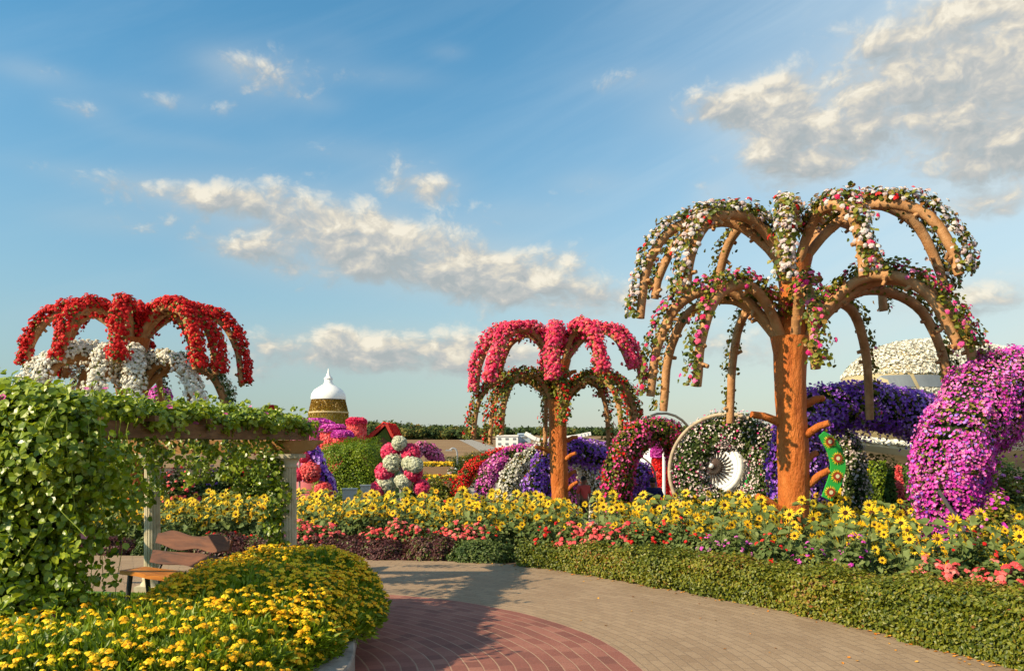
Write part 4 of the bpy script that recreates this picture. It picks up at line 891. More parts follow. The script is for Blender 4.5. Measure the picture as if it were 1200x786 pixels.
# ------------------------------------------------------------------ flower arches
rng = np.random.default_rng(43)
def arch(label, ctrl, rw, rb, wdir, bloom, dens, fsize, leaf='hedge_leaf', ldens=260, seed=0, rim=None, rimside=-1, foot=True, tk=PET, lsize=.07, mix=None, group='flower-covered arches of the garden tunnel', bias=0, rimmat='wood_rim', trail=0):
    """ctrl: 3-D centre points of the arch; rw half width along wdir, rb half thickness"""
    pth = catmull(ctrl, 48); wd = nrmz(np.array(wdir, float)); t = nrmz(np.gradient(pth, axis=0)); w = wd - t * (t @ wd)[:, None]; w = nrmz(w); nn = np.cross(t, w)
    cen = pth.mean(0); sg = np.sign(np.sum(nn * (pth - cen), 1).mean()); nn = nn * sg
    rwv = np.interp(np.linspace(0, 1, 48), np.linspace(0, 1, len(rw)), rw) if isinstance(rw, (list, tuple)) else np.full(48, rw); rbv = np.interp(np.linspace(0, 1, 48), np.linspace(0, 1, len(rb)), rb) if isinstance(rb, (list, tuple)) else np.full(48, rb)
    e = thing('flower_arch', (ctrl[0][0], ctrl[0][1], gz(ctrl[0][0], ctrl[0][1])), label, 'arch', group)
    def sp_(N, infl=1.0):
        f = rng.uniform(0, 46.999, N); i = f.astype(int); k = (f - i)[:, None]; ph = rng.uniform(0, 2 * pi, N)
        c = pth[i] * (1 - k) + pth[i + 1] * k; a = rwv[i] * np.sign(np.cos(ph)) * np.abs(np.cos(ph)) ** .75; b = rbv[i] * np.sign(np.sin(ph)) * np.abs(np.sin(ph)) ** .75
        d = w[i] * (a * infl)[:, None] + nn[i] * (b * infl)[:, None]; lm = 1 + .17 * lump(c + d, 2.2, seed) + .10 * lump(c + d, 6, seed + 1) + .05 * lump(c + d, 14, seed + 2); nv = nrmz(w[i] * (np.cos(ph) / rwv[i])[:, None] + nn[i] * (np.sin(ph) / rbv[i])[:, None])
        return c + d * lm[:, None], nv
    # core
    ph = np.arange(16) * 2 * pi / 16; V = pth[:, None] + w[:, None] * (rwv[:, None] * np.sign(np.cos(ph)) * np.abs(np.cos(ph)) ** .75 * .88)[..., None] + nn[:, None] * (rbv[:, None] * np.sign(np.sin(ph)) * np.abs(np.sin(ph)) ** .75 * .88)[..., None]
    i = np.arange(47)[:, None] * 16; j = np.arange(16)[None]; j2 = (j + 1) % 16
    Geo().raw(V.reshape(-1, 3), np.stack([i + j, i + j2, i + 16 + j2, i + 16 + j], -1).reshape(-1), np.full(47 * 16, 4), 0, None, True).build('twig_shade_core', 'core', e)
    ln = np.sum(np.linalg.norm(np.diff(pth, axis=0), axis=1)); area = ln * 4 * (rwv.mean() + rbv.mean())
    N = int(ldens * area); Pp, nv = sp_(N); Geo().scatter(RHOMB, Pp, nv + rng.normal(0, .5, (N, 3)) + (0, 0, .2), rng.uniform(.7, 1.4, N) * lsize).build('foliage', leaf, e)
    for bm, share in (mix or [(bloom, 1.0)]):
        N = int(dens * area * share); Pp, nv = sp_(N, 1.05)
        keep = (lump(Pp, 3.4, seed + 4) * 1.1 + rng.normal(0, .45, N)) > -.68 + bias; Pp, nv = Pp[keep], nv[keep]; N = len(Pp); Pp = Pp + nv * rng.normal(.01, .035, N)[:, None]
        rv = np.clip(.5 + .28 * lump(Pp, 2.4, seed + 7) + rng.normal(0, .2, N), 0, 1)
        Geo().scatter(tk, Pp, nv + rng.normal(0, .62, (N, 3)) + (-.1, -.1, .12), rng.uniform(.7, 1.3, N) * fsize, rnd=rv).build('blossoms', bm, e)
    if trail:
        A_, nv = sp_(trail); m_ = 9; k = np.arange(m_)[None, :, None]; ln_ = rng.uniform(.10, .42, (trail, 1, 1))
        Pq = A_[:, None] + nv[:, None] * (.05 + .07 * np.sqrt(k / m_)) + np.array([0, 0, -1.]) * (k / m_) * ln_ + rng.normal(0, .018, (trail, m_, 3)); Nq = np.repeat(nv[:, None], m_, 1) + rng.normal(0, .5, (trail, m_, 3)); Pq = Pq.reshape(-1, 3); Nq = Nq.reshape(-1, 3)
        h_ = rng.random(len(Pq)) < .68
        Geo().scatter(tk, Pq[h_], Nq[h_], rng.uniform(.7, 1.25, h_.sum()) * fsize).build('blossoms', bloom, e); Geo().scatter(LEAF, Pq[~h_], Nq[~h_], rng.uniform(.7, 1.3, (~h_).sum()) * lsize * .9).build('foliage', leaf, e)
    if rim:
        for sd_ in (rimside,):
            rp = pth + w * (rwv[:, None] * sd_ * 1.06) + nn * rbv[:, None] * 1.02
            Geo().tube(rp, rim, 8).build('rim', rimmat, e)
    return e
def apts(l, dn=0): return [P(q[0], q[1] + (dn if q[1] < 590 else 0), q[2]) for q in l]
tun = (-.55, -.83, 0)
arch('red flower arch at the left end of the arch row', apts([(538, 600, 31), (540, 560, 31), (556, 536, 31.5), (592, 522, 32), (630, 526, 33), (668, 548, 33.5), (682, 600, 34)], 10), .22, .22, tun, 'red', 400, .036, seed=1, trail=90, rim=.03)
arch('pale magenta flower arch between the red and the white arch', apts([(566, 600, 28.5), (568, 562, 28.5), (580, 535, 29), (612, 520, 29.5), (640, 525, 30.2), (664, 545, 30.6), (672, 600, 31)], 10), .30, .25, tun, 'magenta', 330, .04, seed=2, trail=90, rim=.03, mix=[('magenta', .75), ('mauve', .45)])
arch('white flower arch left of the violet arch', apts([(594, 605, 26), (596, 560, 26), (610, 535, 26.5), (642, 517, 27.2), (672, 524, 28), (694, 548, 28.4), (700, 605, 28.8)], 10), .28, .24, tun, 'white', 330, .04, seed=3, trail=90, rim=.03)
arch('violet petunia arch behind the trunk of the pink palm', apts([(630, 610, 23.5), (630, 565, 23.5), (640, 535, 24), (668, 518, 24.6), (706, 525, 25.2), (742, 542, 26), (752, 560, 26.5), (752, 610, 26.5)], 10), [.34, .36, .38, .42, .34], .34, tun, 'violet', 330, .04, seed=4, trail=90, rim=.03)
arch('dark leafy ring arch dotted hot pink, between the pink palm and the wooden-rimmed ring', apts([(730, 625, 20.5), (723, 575, 20.4), (731, 532, 20.6), (757, 508, 21), (785, 510, 21.6), (802, 540, 22), (806, 580, 22), (800, 620, 22)]), .50, .30, tun, 'pinkdot', 130, .036, 'hedge_leaf', 520, 5, rim=.035, mix=[('pinkdot', 1.0), ('red', .25)])
def ring_pts(px, py, Y, R, wd, a0, a1, n_, sx=1.0):
    c = P(px, py, Y); wd = nrmz(np.array(wd, float)); u = nrmz(np.cross(wd, (0, 0, 1.))); return [c + u * R * sx * cos(a) + np.array([0, 0, 1.]) * R * sin(a) for a in np.linspace(a0, a1, n_)]
rdir = (-.42, -.90, 0)
rp = ring_pts(855, 552, 18.2, .92, rdir, radians(-70), radians(250), 12)
e_ring = arch('round wooden-rimmed ring of dark leaves and tiny blush flowers framing the white turbine fan', rp, .42, .38, rdir, 'blush', 280, .024, 'olive_leaf', 560, 6, rim=None, mix=[('blush', .9), ('pinkdot', .12)], tk=PET)
wd_r = nrmz(np.array(rdir)); 
Geo().tube(catmull(ring_pts(855, 552, 18.2, 1.29, rdir, radians(-62), radians(112), 12), 60) + wd_r * .40, .045, 8).build('rim', 'wood_rim', e_ring)
arch('violet petunia arch right of the biggest palm trunk, carrying a green painted board', apts([(938, 640, 17.3), (936, 585, 17.3), (934, 535, 17.3), (950, 490, 17.4), (990, 476, 17.8), (1045, 480, 18.3), (1095, 500, 18.8), (1130, 560, 19.2), (1135, 640, 19.2)]), [.55, .60, .55, .60, .5], [.44, .46, .46, .5, .45], tun, 'violet', 400, .034, seed=7, rim=.04, trail=300)
arch('pale leafy arch with blush flowers behind the green painted board', apts([(996, 640, 19.6), (1002, 570, 19.6), (995, 530, 19.8), (978, 505, 20), (940, 500, 20.3)]), .4, .26, tun, 'blush', 170, .032, 'olive_leaf', 480, 8)
e_mag = arch('big magenta petunia arch at the right, nearest of all arches', apts([(1118, 660, 13.0), (1114, 600, 13.0), (1114, 560, 13.1), (1122, 515, 13.3), (1146, 478, 13.8), (1182, 453, 14.4), (1222, 450, 15.0), (1270, 485, 15.6), (1300, 560, 16), (1310, 660, 16.2)]), [.30, .42, .56, .60, .54, .5, .5], [.34, .46, .54, .54, .48, .45, .45], (-.75, -.66, 0), 'magenta', 640, .0255, seed=9, rim=None, mix=[('magenta', .72), ('mauve', .26), ('violet', .10)], trail=330)
# steel foot of the magenta arch
a_, b_ = P(1100, 575, 12.6), P(1148, 650, 11.6)
Geo().tube([a_, b_], .035, 4, smooth=False).build('frame_foot', 'iron', e_mag)
bush('petunia_bush', 'leafy green bush sprinkled with magenta petunias beside the arch foot, far right', (P(1165, 600, 12.2)[0], 12.2, .0), .42, .4, 1.45, 'hedge_leaf', 900, .06, 77, None, 'magenta', 150, .035, 'shrub', RHOMB, PET)

# painted boards with sunflowers
def board(label, pts, wid, Y, cols, sizes):
    c = catmull([P(px, py, Y) for px, py in pts], 24); t = nrmz(np.gradient(c, axis=0)); nrm = np.array([0, -1., 0]); sdv = np.cross(t, nrm); prof = np.interp(np.linspace(0, 1, 24), [0, .15, .5, .85, 1], [.45, .85, 1, .9, .7]) * wid
    poly = list(c + sdv * prof[:, None]) + list((c - sdv * prof[:, None])[::-1]); e = thing('painted_board', c.mean(0), label, 'board')
    V = np.array(poly); Geo().plate(V, nrm, .05).build('board', 'panel', e)
    for k, f in enumerate(sizes):
        p = c[int(f * 23)] + nrm * .052
        g = Geo(); r = wid * .98
        g.scatter(daisy(18, .3, k), [p + nrm * .006], [nrm], [r], 0, [.5], np.array([[1., 0, .2]]))
        for rad, mi, dz in ((.56, 1, .035), (.27, 2, .042)):
            m_ = 18; V = [p + nrm * dz + np.array([cos(q), 0, sin(q)]) * r * rad for q in np.arange(m_) * 2 * pi / m_]; g.raw(V, range(m_), [m_], mi)
        g.build('painted_flower', cols, e)
board('curved green board painted with a column of sunflowers, mounted beside the violet arch', [(962, 508), (974, 522), (981, 542), (978, 562), (968, 584)], .155, 16.4, ['paint_y', 'paint_r', 'paint_w'], (.18, .45, .70, .92))
board('curved green board painted with red blooms inside the wooden-rimmed ring', [(880, 505), (889, 525), (886, 548), (874, 572)], .11, 18.0, ['redwall', 'paint_y', 'paint_r'], (.2, .5, .8))

# ------------------------------------------------------------------ flower-covered airliner
ap = thing('airplane', P(1110, 560, 27), 'white flower-covered airliner with a rounded nose and grey cockpit windows behind the magenta arch', 'airplane')
nose = P(1008, 470, 27.5); axd = nrmz(np.array([.80, .60, 0.])); perp = np.array([.60, -.80, 0.]); zc = nose[2]
s_ = np.linspace(0, 16, 40); rf = 2.58 * (1 - np.exp(-(s_ / 1.15) ** .75)); rf[0] = .02
fg = Geo()
a = np.arange(32) * 2 * pi / 32
V = nose + axd * s_[:, None, None] + rf[:, None, None] * (perp * np.cos(a)[None, :, None] + np.array([0, 0, 1.]) * np.sin(a)[None, :, None]); i = np.arange(39)[:, None] * 32; j = np.arange(32)[None]; j2 = (j + 1) % 32
fu = Geo().raw(V.reshape(-1, 3), np.stack([i + j, i + j2, i + 32 + j2, i + 32 + j], -1).reshape(-1), np.full(39 * 32, 4), 0, None, True).build('fuselage', 'belly', ap)
N = 32000; ss = rng.uniform(0, 1, N) ** 1.1 * 11; ra = np.interp(ss, s_, rf); ph = rng.uniform(-.72, pi + .32, N); zz = np.sin(ph) * ra
win = (zz > .42) & (zz < .92) & (ss < 3.6)
ss, ra, ph = ss[~win], ra[~win], ph[~win]; N = len(ss)
dv = perp * np.cos(ph)[:, None] + np.array([0, 0, 1.]) * np.sin(ph)[:, None]; Pp = nose + axd * ss[:, None] + dv * (ra + rng.uniform(0, .08, N))[:, None]
Geo().scatter(PET, Pp, dv - axd * np.exp(-ss / 1.2)[:, None] + rng.normal(0, .45, (N, 3)), rng.uniform(.035, .06, N)).build('blossoms', 'cream', fu)
n2 = 1800; k = rng.integers(0, N, n2); Geo().scatter(RHOMB, Pp[k], dv[k] + rng.normal(0, .5, (n2, 3)), rng.uniform(.07, .11, n2)).build('foliage', 'olive_leaf', fu)
for (s0, s1) in ((.35, .95), (1.05, 1.9), (2.0, 2.75), (2.85, 3.5)):
    lo_ = []; hi_ = []
    for s2 in np.linspace(s0, s1, 8):
        r_ = np.interp(s2, s_, rf) + .03
        for zt, ls in ((.46, lo_), (.88, hi_)):
            zt = min(zt, r_ * .9); c2 = math.sqrt(max(r_ * r_ - zt * zt, 1e-4)); ls.append(nose + axd * s2 + perp * c2 + np.array([0, 0, zt]))
    V = np.array(lo_ + hi_); L_ = []
    for q in range(7): L_ += [q, q + 1, 8 + q + 1, 8 + q]
    Geo().raw(V, L_, [4] * 7).build('cockpit_window', 'glassgrey', ap)
# wing running out to the left, white flowers on top
wa, wb = P(1070, 528, 26.0), P(840, 500, 21.2); chord = np.array([.15, 2.6, 0.])
V = []
for c, ch, th_ in ((wa, 1.0, .42), (wa * .6 + wb * .4, .8, .34), (wb, .5, .2)):
    V += [c + (0, 0, 0), c + (0, .15, th_ * .5), c + chord * ch + (0, 0, th_ * .1), c + (0, .1, -th_ * .5)]
L_ = []
for k in range(2):
    for q in range(4): L_ += [4 * k + q, 4 * k + (q + 1) % 4, 4 * k + 4 + (q + 1) % 4, 4 * k + 4 + q]
wg = Geo().raw(V, L_ + [0, 3, 2, 1] + [8, 9, 10, 11], [4] * 10).build('wing', 'belly', ap)
n_f = 7000; u = rng.uniform(0, 1, n_f)[:, None]; v = rng.uniform(0, 1, n_f)[:, None]; th_ = .42 - .22 * u; ch = 1 - .5 * u
Pp = wa * (1 - u) + wb * u + chord * ch * v + np.array([0, 0, 1.]) * (th_ * (.22 + .42 * np.sqrt(np.minimum(v * 6, 1)) - .35 * v)) + rng.uniform(0, .05, (n_f, 1)) * (0, 0, 1)
Geo().scatter(PET, Pp, np.array([[0, -.5, 1.]]) + rng.normal(0, .35, (n_f, 3)), rng.uniform(.045, .08, n_f)).build('blossoms', 'cream', wg)
# turbine under the wing
ec = P(836, 546, 20.4); ES = .84
ed = nrmz(np.array([-.46, -.88, .06]))
en = Geo().lathe(ES * np.array([(.80, -1.9), (.92, -1.2), (.95, -.3), (.90, .05), (.80, .12), (.74, .02), (.72, -.14), (.0, -.14)]), ec, 30, axis=ed).build('engine', 'wht', ap)
N = 2600; ph = rng.uniform(0, 2 * pi, N); r0 = nrmz(np.cross((0, 0, 1.), ed)); r1 = np.cross(ed, r0); dv = r0 * np.cos(ph)[:, None] + r1 * np.sin(ph)[:, None]
sel_ = (np.cos(ph - .4) > -.2); dv = dv[sel_]; Pp = ec + ES * (ed * rng.uniform(-1.6, .05, len(dv))[:, None] + dv * rng.uniform(.93, 1.0, len(dv))[:, None])
Geo().scatter(PET, Pp, dv + rng.normal(0, .4, dv.shape) + ed * .3, rng.uniform(.04, .07, len(dv))).build('blossoms', 'white', en)
g = Geo()
for k in range(26):
    q = 2 * pi * k / 26; d1 = r0 * cos(q) + r1 * sin(q); d2 = r0 * cos(q + .16) + r1 * sin(q + .16); g.plate([ec + ES * v_ for v_ in (ed * .0 + d1 * .22, ed * .02 + d2 * .24, ed * -.02 + (r0 * cos(q + .30) + r1 * sin(q + .30)) * .52, ed * -.03 + (r0 * cos(q + .2) + r1 * sin(q + .2)) * .52)], ed, .02)
g.build('fan', 'fanblack', en)
Geo().lathe(ES * np.array([(.70, -.12), (.5, -.10), (.45, -.10), (.0, -.10)]), ec, 30, axis=ed).build('fan_ring', 'wht', en)
Geo().lathe(ES * np.array([(.27, -.08), (.25, .05), (.17, .20), (.07, .30), (.0, .32)]), ec, 24, axis=ed).build('spinner', 'spin', en)
Geo().ball(ec + ed * .31 * ES, .065).build('spinner_tip', 'wht', en)

Geo().plate([ec + (0, .05, .70), ec + (0, 1.3, .70), ec + (.1, 1.4, 1.0), ec + (.1, .5, 1.0)], (1, 0, 0), .12).build('pylon', 'belly', ap)

# ------------------------------------------------------------------ dome tower and flower houses far behind
x_, y_ = P(385, 520, 60)[:2]; dt = thing('dome_tower', (x_, y_, gz(x_, y_)), 'round flower-clad tower topped by a white onion dome with a spire', 'tower')
sc_ = F / 60
def pz(py, Y): return H - (py - HY) / F * Y
z_a, z_b, z_c = pz(530, 60), pz(483, 60), pz(468, 60)
bd = Geo().lathe([(1.42, gz(x_, y_)), (1.44, z_b - .1), (1.52, z_b - .05), (1.52, z_b + .02), (1.38, z_b + .05), (1.2, z_c), (0, z_c)], (x_, y_, 0), 32).build('drum', 'sandstone', dt)
N = 16000; ph = rng.uniform(0, 2 * pi, N); zz = rng.uniform(z_a - 1, z_c, N); rr_ = np.interp(zz, [z_a - 1, z_b - .1, z_b, z_b + .1, z_c], [1.44, 1.46, 1.5, 1.42, 1.22]); dv = np.c_[np.cos(ph), np.sin(ph), np.zeros(N)]
gap = np.abs(zz - z_b + .0) > .06; dv, zz, rr_ = dv[gap], zz[gap], rr_[gap]
Pp = np.c_[x_ + dv[:, 0] * rr_, y_ + dv[:, 1] * rr_, zz]; up_ = np.clip((zz - z_b + .3) / .8, 0, 1)
Geo().scatter(PENT, Pp, dv + rng.normal(0, .5, dv.shape), rng.uniform(.035, .06, len(Pp)), rnd=np.clip(.75 - .5 * up_ + rng.normal(0, .2, len(Pp)), 0, 1)).build('blossoms', 'gold', bd)
zt = pz(436, 60)
Geo().lathe([(1.28, z_c), (1.30, z_c + .08), (1.26, z_c + .40), (1.05, z_c + .72), (.62, z_c + 1.0), (.38, z_c + 1.15), (.30, z_c + 1.3), (.27, z_c + 1.7), (.27, zt - .55), (.34, zt - .52), (.34, zt - .46), (.20, zt - .40), (.16, zt - .2), (.08, zt - .05), (.03, zt + .25), (0, zt + .3)], (x_, y_, 0), 28).build('onion_dome', 'wht', dt)

def clad(g_P, g_N, mats, size, name='blossoms', parent=None, t=PENT):
    for bm, idx in mats: Geo().scatter(t, g_P[idx], g_N[idx] + rng.normal(0, .4, g_N[idx].shape), rng.uniform(.8, 1.3, len(idx)) * size).build(name, bm, parent)
def round_hut(name, label, px0, px1, pytop, pybase, Y, wallm, roofm, roof='flat', cat='house', wm='rosewall', nw=2600, roofh=.5):
    x0, z1 = P(px0, pytop, Y)[[0, 2]]; x1 = P(px1, pytop, Y)[0]; r = (x1 - x0) / 2; c = np.array([(x0 + x1) / 2, Y]); zb = float(gz(c[0], Y)); zr = z1 - roofh
    e = thing(name, (c[0], Y, zb), label, cat, 'round flower-clad huts beyond the garden')
    w_ = Geo().lathe([(r, zb), (r, zr), (0, zr)], (c[0], Y, 0), 24).build('wall', wm, e)
    ph = rng.uniform(0, 2 * pi, nw); zz = rng.uniform(max(zb, zr - 3), zr, nw); dv = np.c_[np.cos(ph), np.sin(ph), 0 * ph]; Geo().scatter(PENT, np.c_[c[0] + dv[:, 0] * (r + .03), Y + dv[:, 1] * (r + .03), zz], dv + rng.normal(0, .4, dv.shape), rng.uniform(.05, .1, nw)).build('blossoms', wallm, w_)
    pr = {'flat': [(r * 1.15, zr), (r * 1.12, zr + roofh * .6), (r * .8, z1), (0, z1)], 'cone': [(r * 1.25, zr), (r * .7, zr + roofh * .45), (r * .12, z1), (0, z1 + .1)], 'dome': [(r * 1.2, zr), (r * 1.15, zr + roofh * .4), (r * .75, zr + roofh * .85), (0, z1)]}[roof]
    ro = Geo().lathe(pr, (c[0], Y, 0), 24)
    if roofm in ('wht', 'redwall'): ro.build('roof', roofm, e)
    else:
        rb_ = ro.build('roof', 'rosewall', e); pr = np.array(pr); ln = np.r_[0, np.cumsum(np.linalg.norm(np.diff(pr, axis=0), axis=1))]; q = rng.uniform(0, ln[-1], 1500); rr_ = np.interp(q, ln, pr[:, 0]); zz = np.interp(q, ln, pr[:, 1]); ph = rng.uniform(0, 2 * pi, 1500); dv = np.c_[np.cos(ph) * .6, np.sin(ph) * .6, np.ones(1500) * .8]
        Geo().scatter(PENT, np.c_[c[0] + np.cos(ph) * rr_, Y + np.sin(ph) * rr_, zz + .03], dv + rng.normal(0, .4, dv.shape), rng.uniform(.06, .11, 1500)).build('blossoms', roofm, rb_)
    return e
round_hut('round_hut', 'wide purple-roofed hut left of the dome tower, just over the pergola beam', 338, 388, 492, 520, 47, 'mauve', 'magenta', 'flat')
round_hut('round_hut', 'small hut with bright magenta roof below the dome tower', 377, 405, 499, 522, 45, 'coral', 'magenta', 'flat', nw=1600, roofh=.35)
round_hut('round_hut', 'smallest pale pink hut with magenta roof beside the rose pillar', 391, 412, 506, 524, 43, 'coral', 'magenta', 'flat', nw=1200, roofh=.3)
round_hut('flower_pillar', 'rose and green flower-clad pillar right of the dome tower', 408, 428, 491, 525, 44, 'coral', 'hotpink', 'flat', 'pillar', nw=2600, roofh=.25)
# red gabled house
Yh = 45; xl, xr, xa = P(428, 0, Yh)[0], P(463, 0, Yh)[0], P(447, 0, Yh)[0]; zb = float(gz(xa, Yh)); ze, zt = pz(521, Yh), pz(498, Yh)
ho = thing('gabled_house', (xa, Yh, zb), 'house with a red flowered gable roof beside the dome tower', 'house')
Geo().plate([(xl + .12, Yh, zb), (xr - .12, Yh, zb), (xr - .12, Yh, ze), (xa + .25, Yh, zt - .12), (xl + .12, Yh, ze)], (0, 1, 0), 2.6).build('wall', 'topiary', ho)
g = Geo(); rp_ = []
for (p, q) in (((xl - .1, ze - .05), (xa + .25, zt)), ((xa + .25, zt), (xr + .1, ze - .15))):
    d = np.array(q) - np.array(p); nv = np.array([-d[1], d[0]]) / np.linalg.norm(d); g.plate([(p[0], Yh - .25, p[1]), (q[0], Yh - .25, q[1]), (q[0] + nv[0] * .16, Yh - .25, q[1] + nv[1] * .16), (p[0] + nv[0] * .16, Yh - .25, p[1] + nv[1] * .16)], (0, 1, 0), 3.1)
    n_r = 1600; uu = rng.uniform(0, 1, n_r); Pq = np.c_[p[0] + d[0] * uu + nv[0] * .18, Yh - .25 + rng.uniform(0, 3.1, n_r), p[1] + d[1] * uu + nv[1] * .18]; rp_.append((Pq, np.tile([nv[0], -.4, nv[1]], (n_r, 1))))
rf_ = g.build('roof', 'redwall', ho); Pq = np.vstack([a for a, b in rp_]); Nq = np.vstack([b for a, b in rp_]); Geo().scatter(PENT, Pq, Nq + rng.normal(0, .3, Nq.shape), rng.uniform(.05, .1, len(Pq))).build('blossoms', 'red', rf_)
Geo().plate([(xa - .25, Yh - .02, ze - .9), (xa + .45, Yh - .02, ze - .9), (xa + .45, Yh - .02, ze + .1), (xa + .1, Yh - .02, ze + .45), (xa - .25, Yh - .02, ze + .1)], (0, -1, 0), .03).build('door', 'timber', ho)
x_ = P(545, 0, 45)[0]
# huts and tents seen through the dark ring
round_hut('round_hut', 'red round hut with magenta dome roof seen through the dark pink ring arch', 765, 783, 517, 590, 38, 'red', 'magenta', 'dome', nw=1500, roofh=.75)
round_hut('round_hut', 'white cone-topped hut left of the magenta-domed hut, inside the dark ring arch', 749, 771, 514, 590, 44, 'red', 'wht', 'cone', nw=900, roofh=1.6)
round_hut('round_hut', 'white cone-topped hut right of the magenta-domed hut, inside the dark ring arch', 780, 798, 518, 590, 46, 'red', 'wht', 'cone', nw=900, roofh=1.5)
p = P(778, 600, 30); pz_ = gz(p[0], 30); fp_ = Geo().tube([(p[0], 30, pz_), (p[0], 30, pz(520, 30))], .06, 8).build('post', 'wht'); tag(fp_, 'slim white post standing inside the dark ring arch', 'post')

# ------------------------------------------------------------------ big clipped shrub, ball tower, hanging garland
p = P(413, 580, 33)
bush('clipped_shrub', 'large bright green clipped shrub left of the red and white flower balls', (p[0], 33, gz(p[0], 33)), 1.62, 1.2, pz(518, 33) - float(gz(p[0], 33)), 'lant_leaf', 900, .08, 31, boxy=4)
p = P(470, 580, 27); bt = thing('flower_ball_tower', (p[0], 27, gz(p[0], 27)), 'pole of stacked red and white flower balls beside the clipped green shrub', 'flower stand')
Geo().tube([(p[0], 27, gz(p[0], 27)), (p[0], 27, pz(512, 27))], .035, 8).build('pole', 'metal', bt)
for (px, py, r, c_) in ((468, 519, 8, 'palegreen'), (458, 530, 11, 'hotpink'), (481, 531, 11, 'hotpink'), (460, 542, 11, 'palegreen'), (480, 543, 9, 'palegreen'), (451, 553, 11, 'hotpink'), (484, 553, 11, 'hotpink'), (453, 565, 12, 'palegreen'), (473, 563, 10, 'palegreen'), (441, 574, 9, 'hotpink'), (494, 571, 9, 'hotpink'), (487, 545, 8, 'palegreen')):
    c = P(px, py, 27 + rng.normal(0, .15)); rr_ = r / F * 27; n_b = 420; d = nrmz(rng.normal(0, 1, (n_b, 3)))
    bo = Geo().ball(c, rr_ * .86).build('flower_ball', 'core', bt); Geo().scatter(GERAN, c + d * rr_ * rng.uniform(.86, 1.02, (n_b, 1)), d + rng.normal(0, .3, d.shape), rng.uniform(.05, .075, n_b)).build('blossoms', c_, bo)
ga = thing('flower_garland', P(352, 600, 26), 'pole hung with a violet garland and pink flower balls right of the stone column', 'flower stand')
b0 = P(351, 610, 26); b0[2] = gz(b0[0], 26); Geo().tube([b0, P(351, 525, 26)], .035, 8).build('pole', 'metal', ga)
pth = catmull(apts([(362, 524, 26), (372, 536, 26), (378, 552, 26), (386, 566, 26), (387, 578, 26)]), 14); Geo().tube(pth, .13, 8).build('garland', 'core', ga)
N = 900; i = rng.integers(0, 14, N); d = nrmz(rng.normal(0, 1, (N, 3))); Geo().scatter(PENT, pth[i] + d * .2 + rng.normal(0, .03, (N, 3)), d, rng.uniform(.04, .07, N)).build('blossoms', 'violet', ga)
for (px, py, r, c_) in ((364, 553, 12, 'coral'), (379, 574, 10, 'coral'), (349, 556, 7, 'hotpink'), (356, 535, 6, 'hotpink')):
    c = P(px, py, 25.8); rr_ = r / F * 26; n_b = 380; d = nrmz(rng.normal(0, 1, (n_b, 3))); bo = Geo().ball(c, rr_ * .86).build('flower_ball', 'core', ga); Geo().scatter(GERAN, c + d * rr_ * rng.uniform(.86, 1.02, (n_b, 1)), d + rng.normal(0, .3, d.shape), rng.uniform(.045, .07, n_b)).build('blossoms', c_, bo)
# flower balls on posts behind the left palm
for (px, py, r, c_, Y, lb) in ((188, 465, 13, 'magenta', 25, 'magenta flower ball on a post right of the left palm trunk'), (231, 468, 9, 'coral', 27, 'small pinkish red flower ball on a post among the white palm branches'), (317, 484, 9, 'red', 24, 'red flower ball on a post peeping over the vine near the right stone column')):
    c = P(px, py, Y); rr_ = r / F * Y; e = thing('flower_ball_post', (c[0], Y, gz(c[0], Y)), lb, 'flower stand'); Geo().tube([(c[0], Y, gz(c[0], Y)), c], .035, 8).build('post', 'metal', e)
    n_b = 420; d = nrmz(rng.normal(0, 1, (n_b, 3))); bo = Geo().ball(c, rr_ * .86).build('flower_ball', 'core', e); Geo().scatter(GERAN, c + d * rr_ * rng.uniform(.86, 1.02, (n_b, 1)), d + rng.normal(0, .3, d.shape), rng.uniform(.05, .08, n_b)).build('blossoms', c_, bo)
# shrubs behind the sunflowers, seen under the pergola
for (px, py, rx, h_, leaf, c_, nb, lb) in ((207, 563, .75, 1.0, 'olive_leaf', 'coral', 190, 'pink-flowered shrub under the pergola just right of its middle column'), (240, 562, .6, 1.0, 'olive_leaf', 'hotpink', 70, 'shrub with scattered pink flowers under the middle of the pergola'), (250, 572, .4, .8, 'olive_leaf', 'violet', 150, 'small violet-flowered shrub under the middle of the pergola'),
    (287, 562, .45, 1.25, 'hedge_leaf', 'red', 140, 'upright red-flowered shrub under the pergola left of the right column'), (310, 548, .8, 1.6, 'vine', 'hotpink', 40, 'tall yellow-green shrub under the pergola beside the right column'), (270, 545, .9, 1.5, 'olive_leaf', 'red', 15, 'dark green tall shrub under the middle of the pergola'), (130, 560, 1.2, 1.3, 'olive_leaf', 'red', 40, 'dark shrub with red flowers seen behind the vine left of the middle column'), (40, 560, 1.2, 1.4, 'olive_leaf', 'yellow', 90, 'yellow-flowered shrub behind the thick vine at far left')):
    Y = 23.2; p = P(px, py, Y); z0 = float(gz(p[0], Y)); bush('flowering_shrub', lb, (p[0], Y, z0), rx, .5, pz(py, Y) - z0 + .35 if False else max(.8, h_ + .9), leaf, 420, .085, int(px), 'flowering shrubs behind the sunflowers under the pergola', c_, nb, .06)
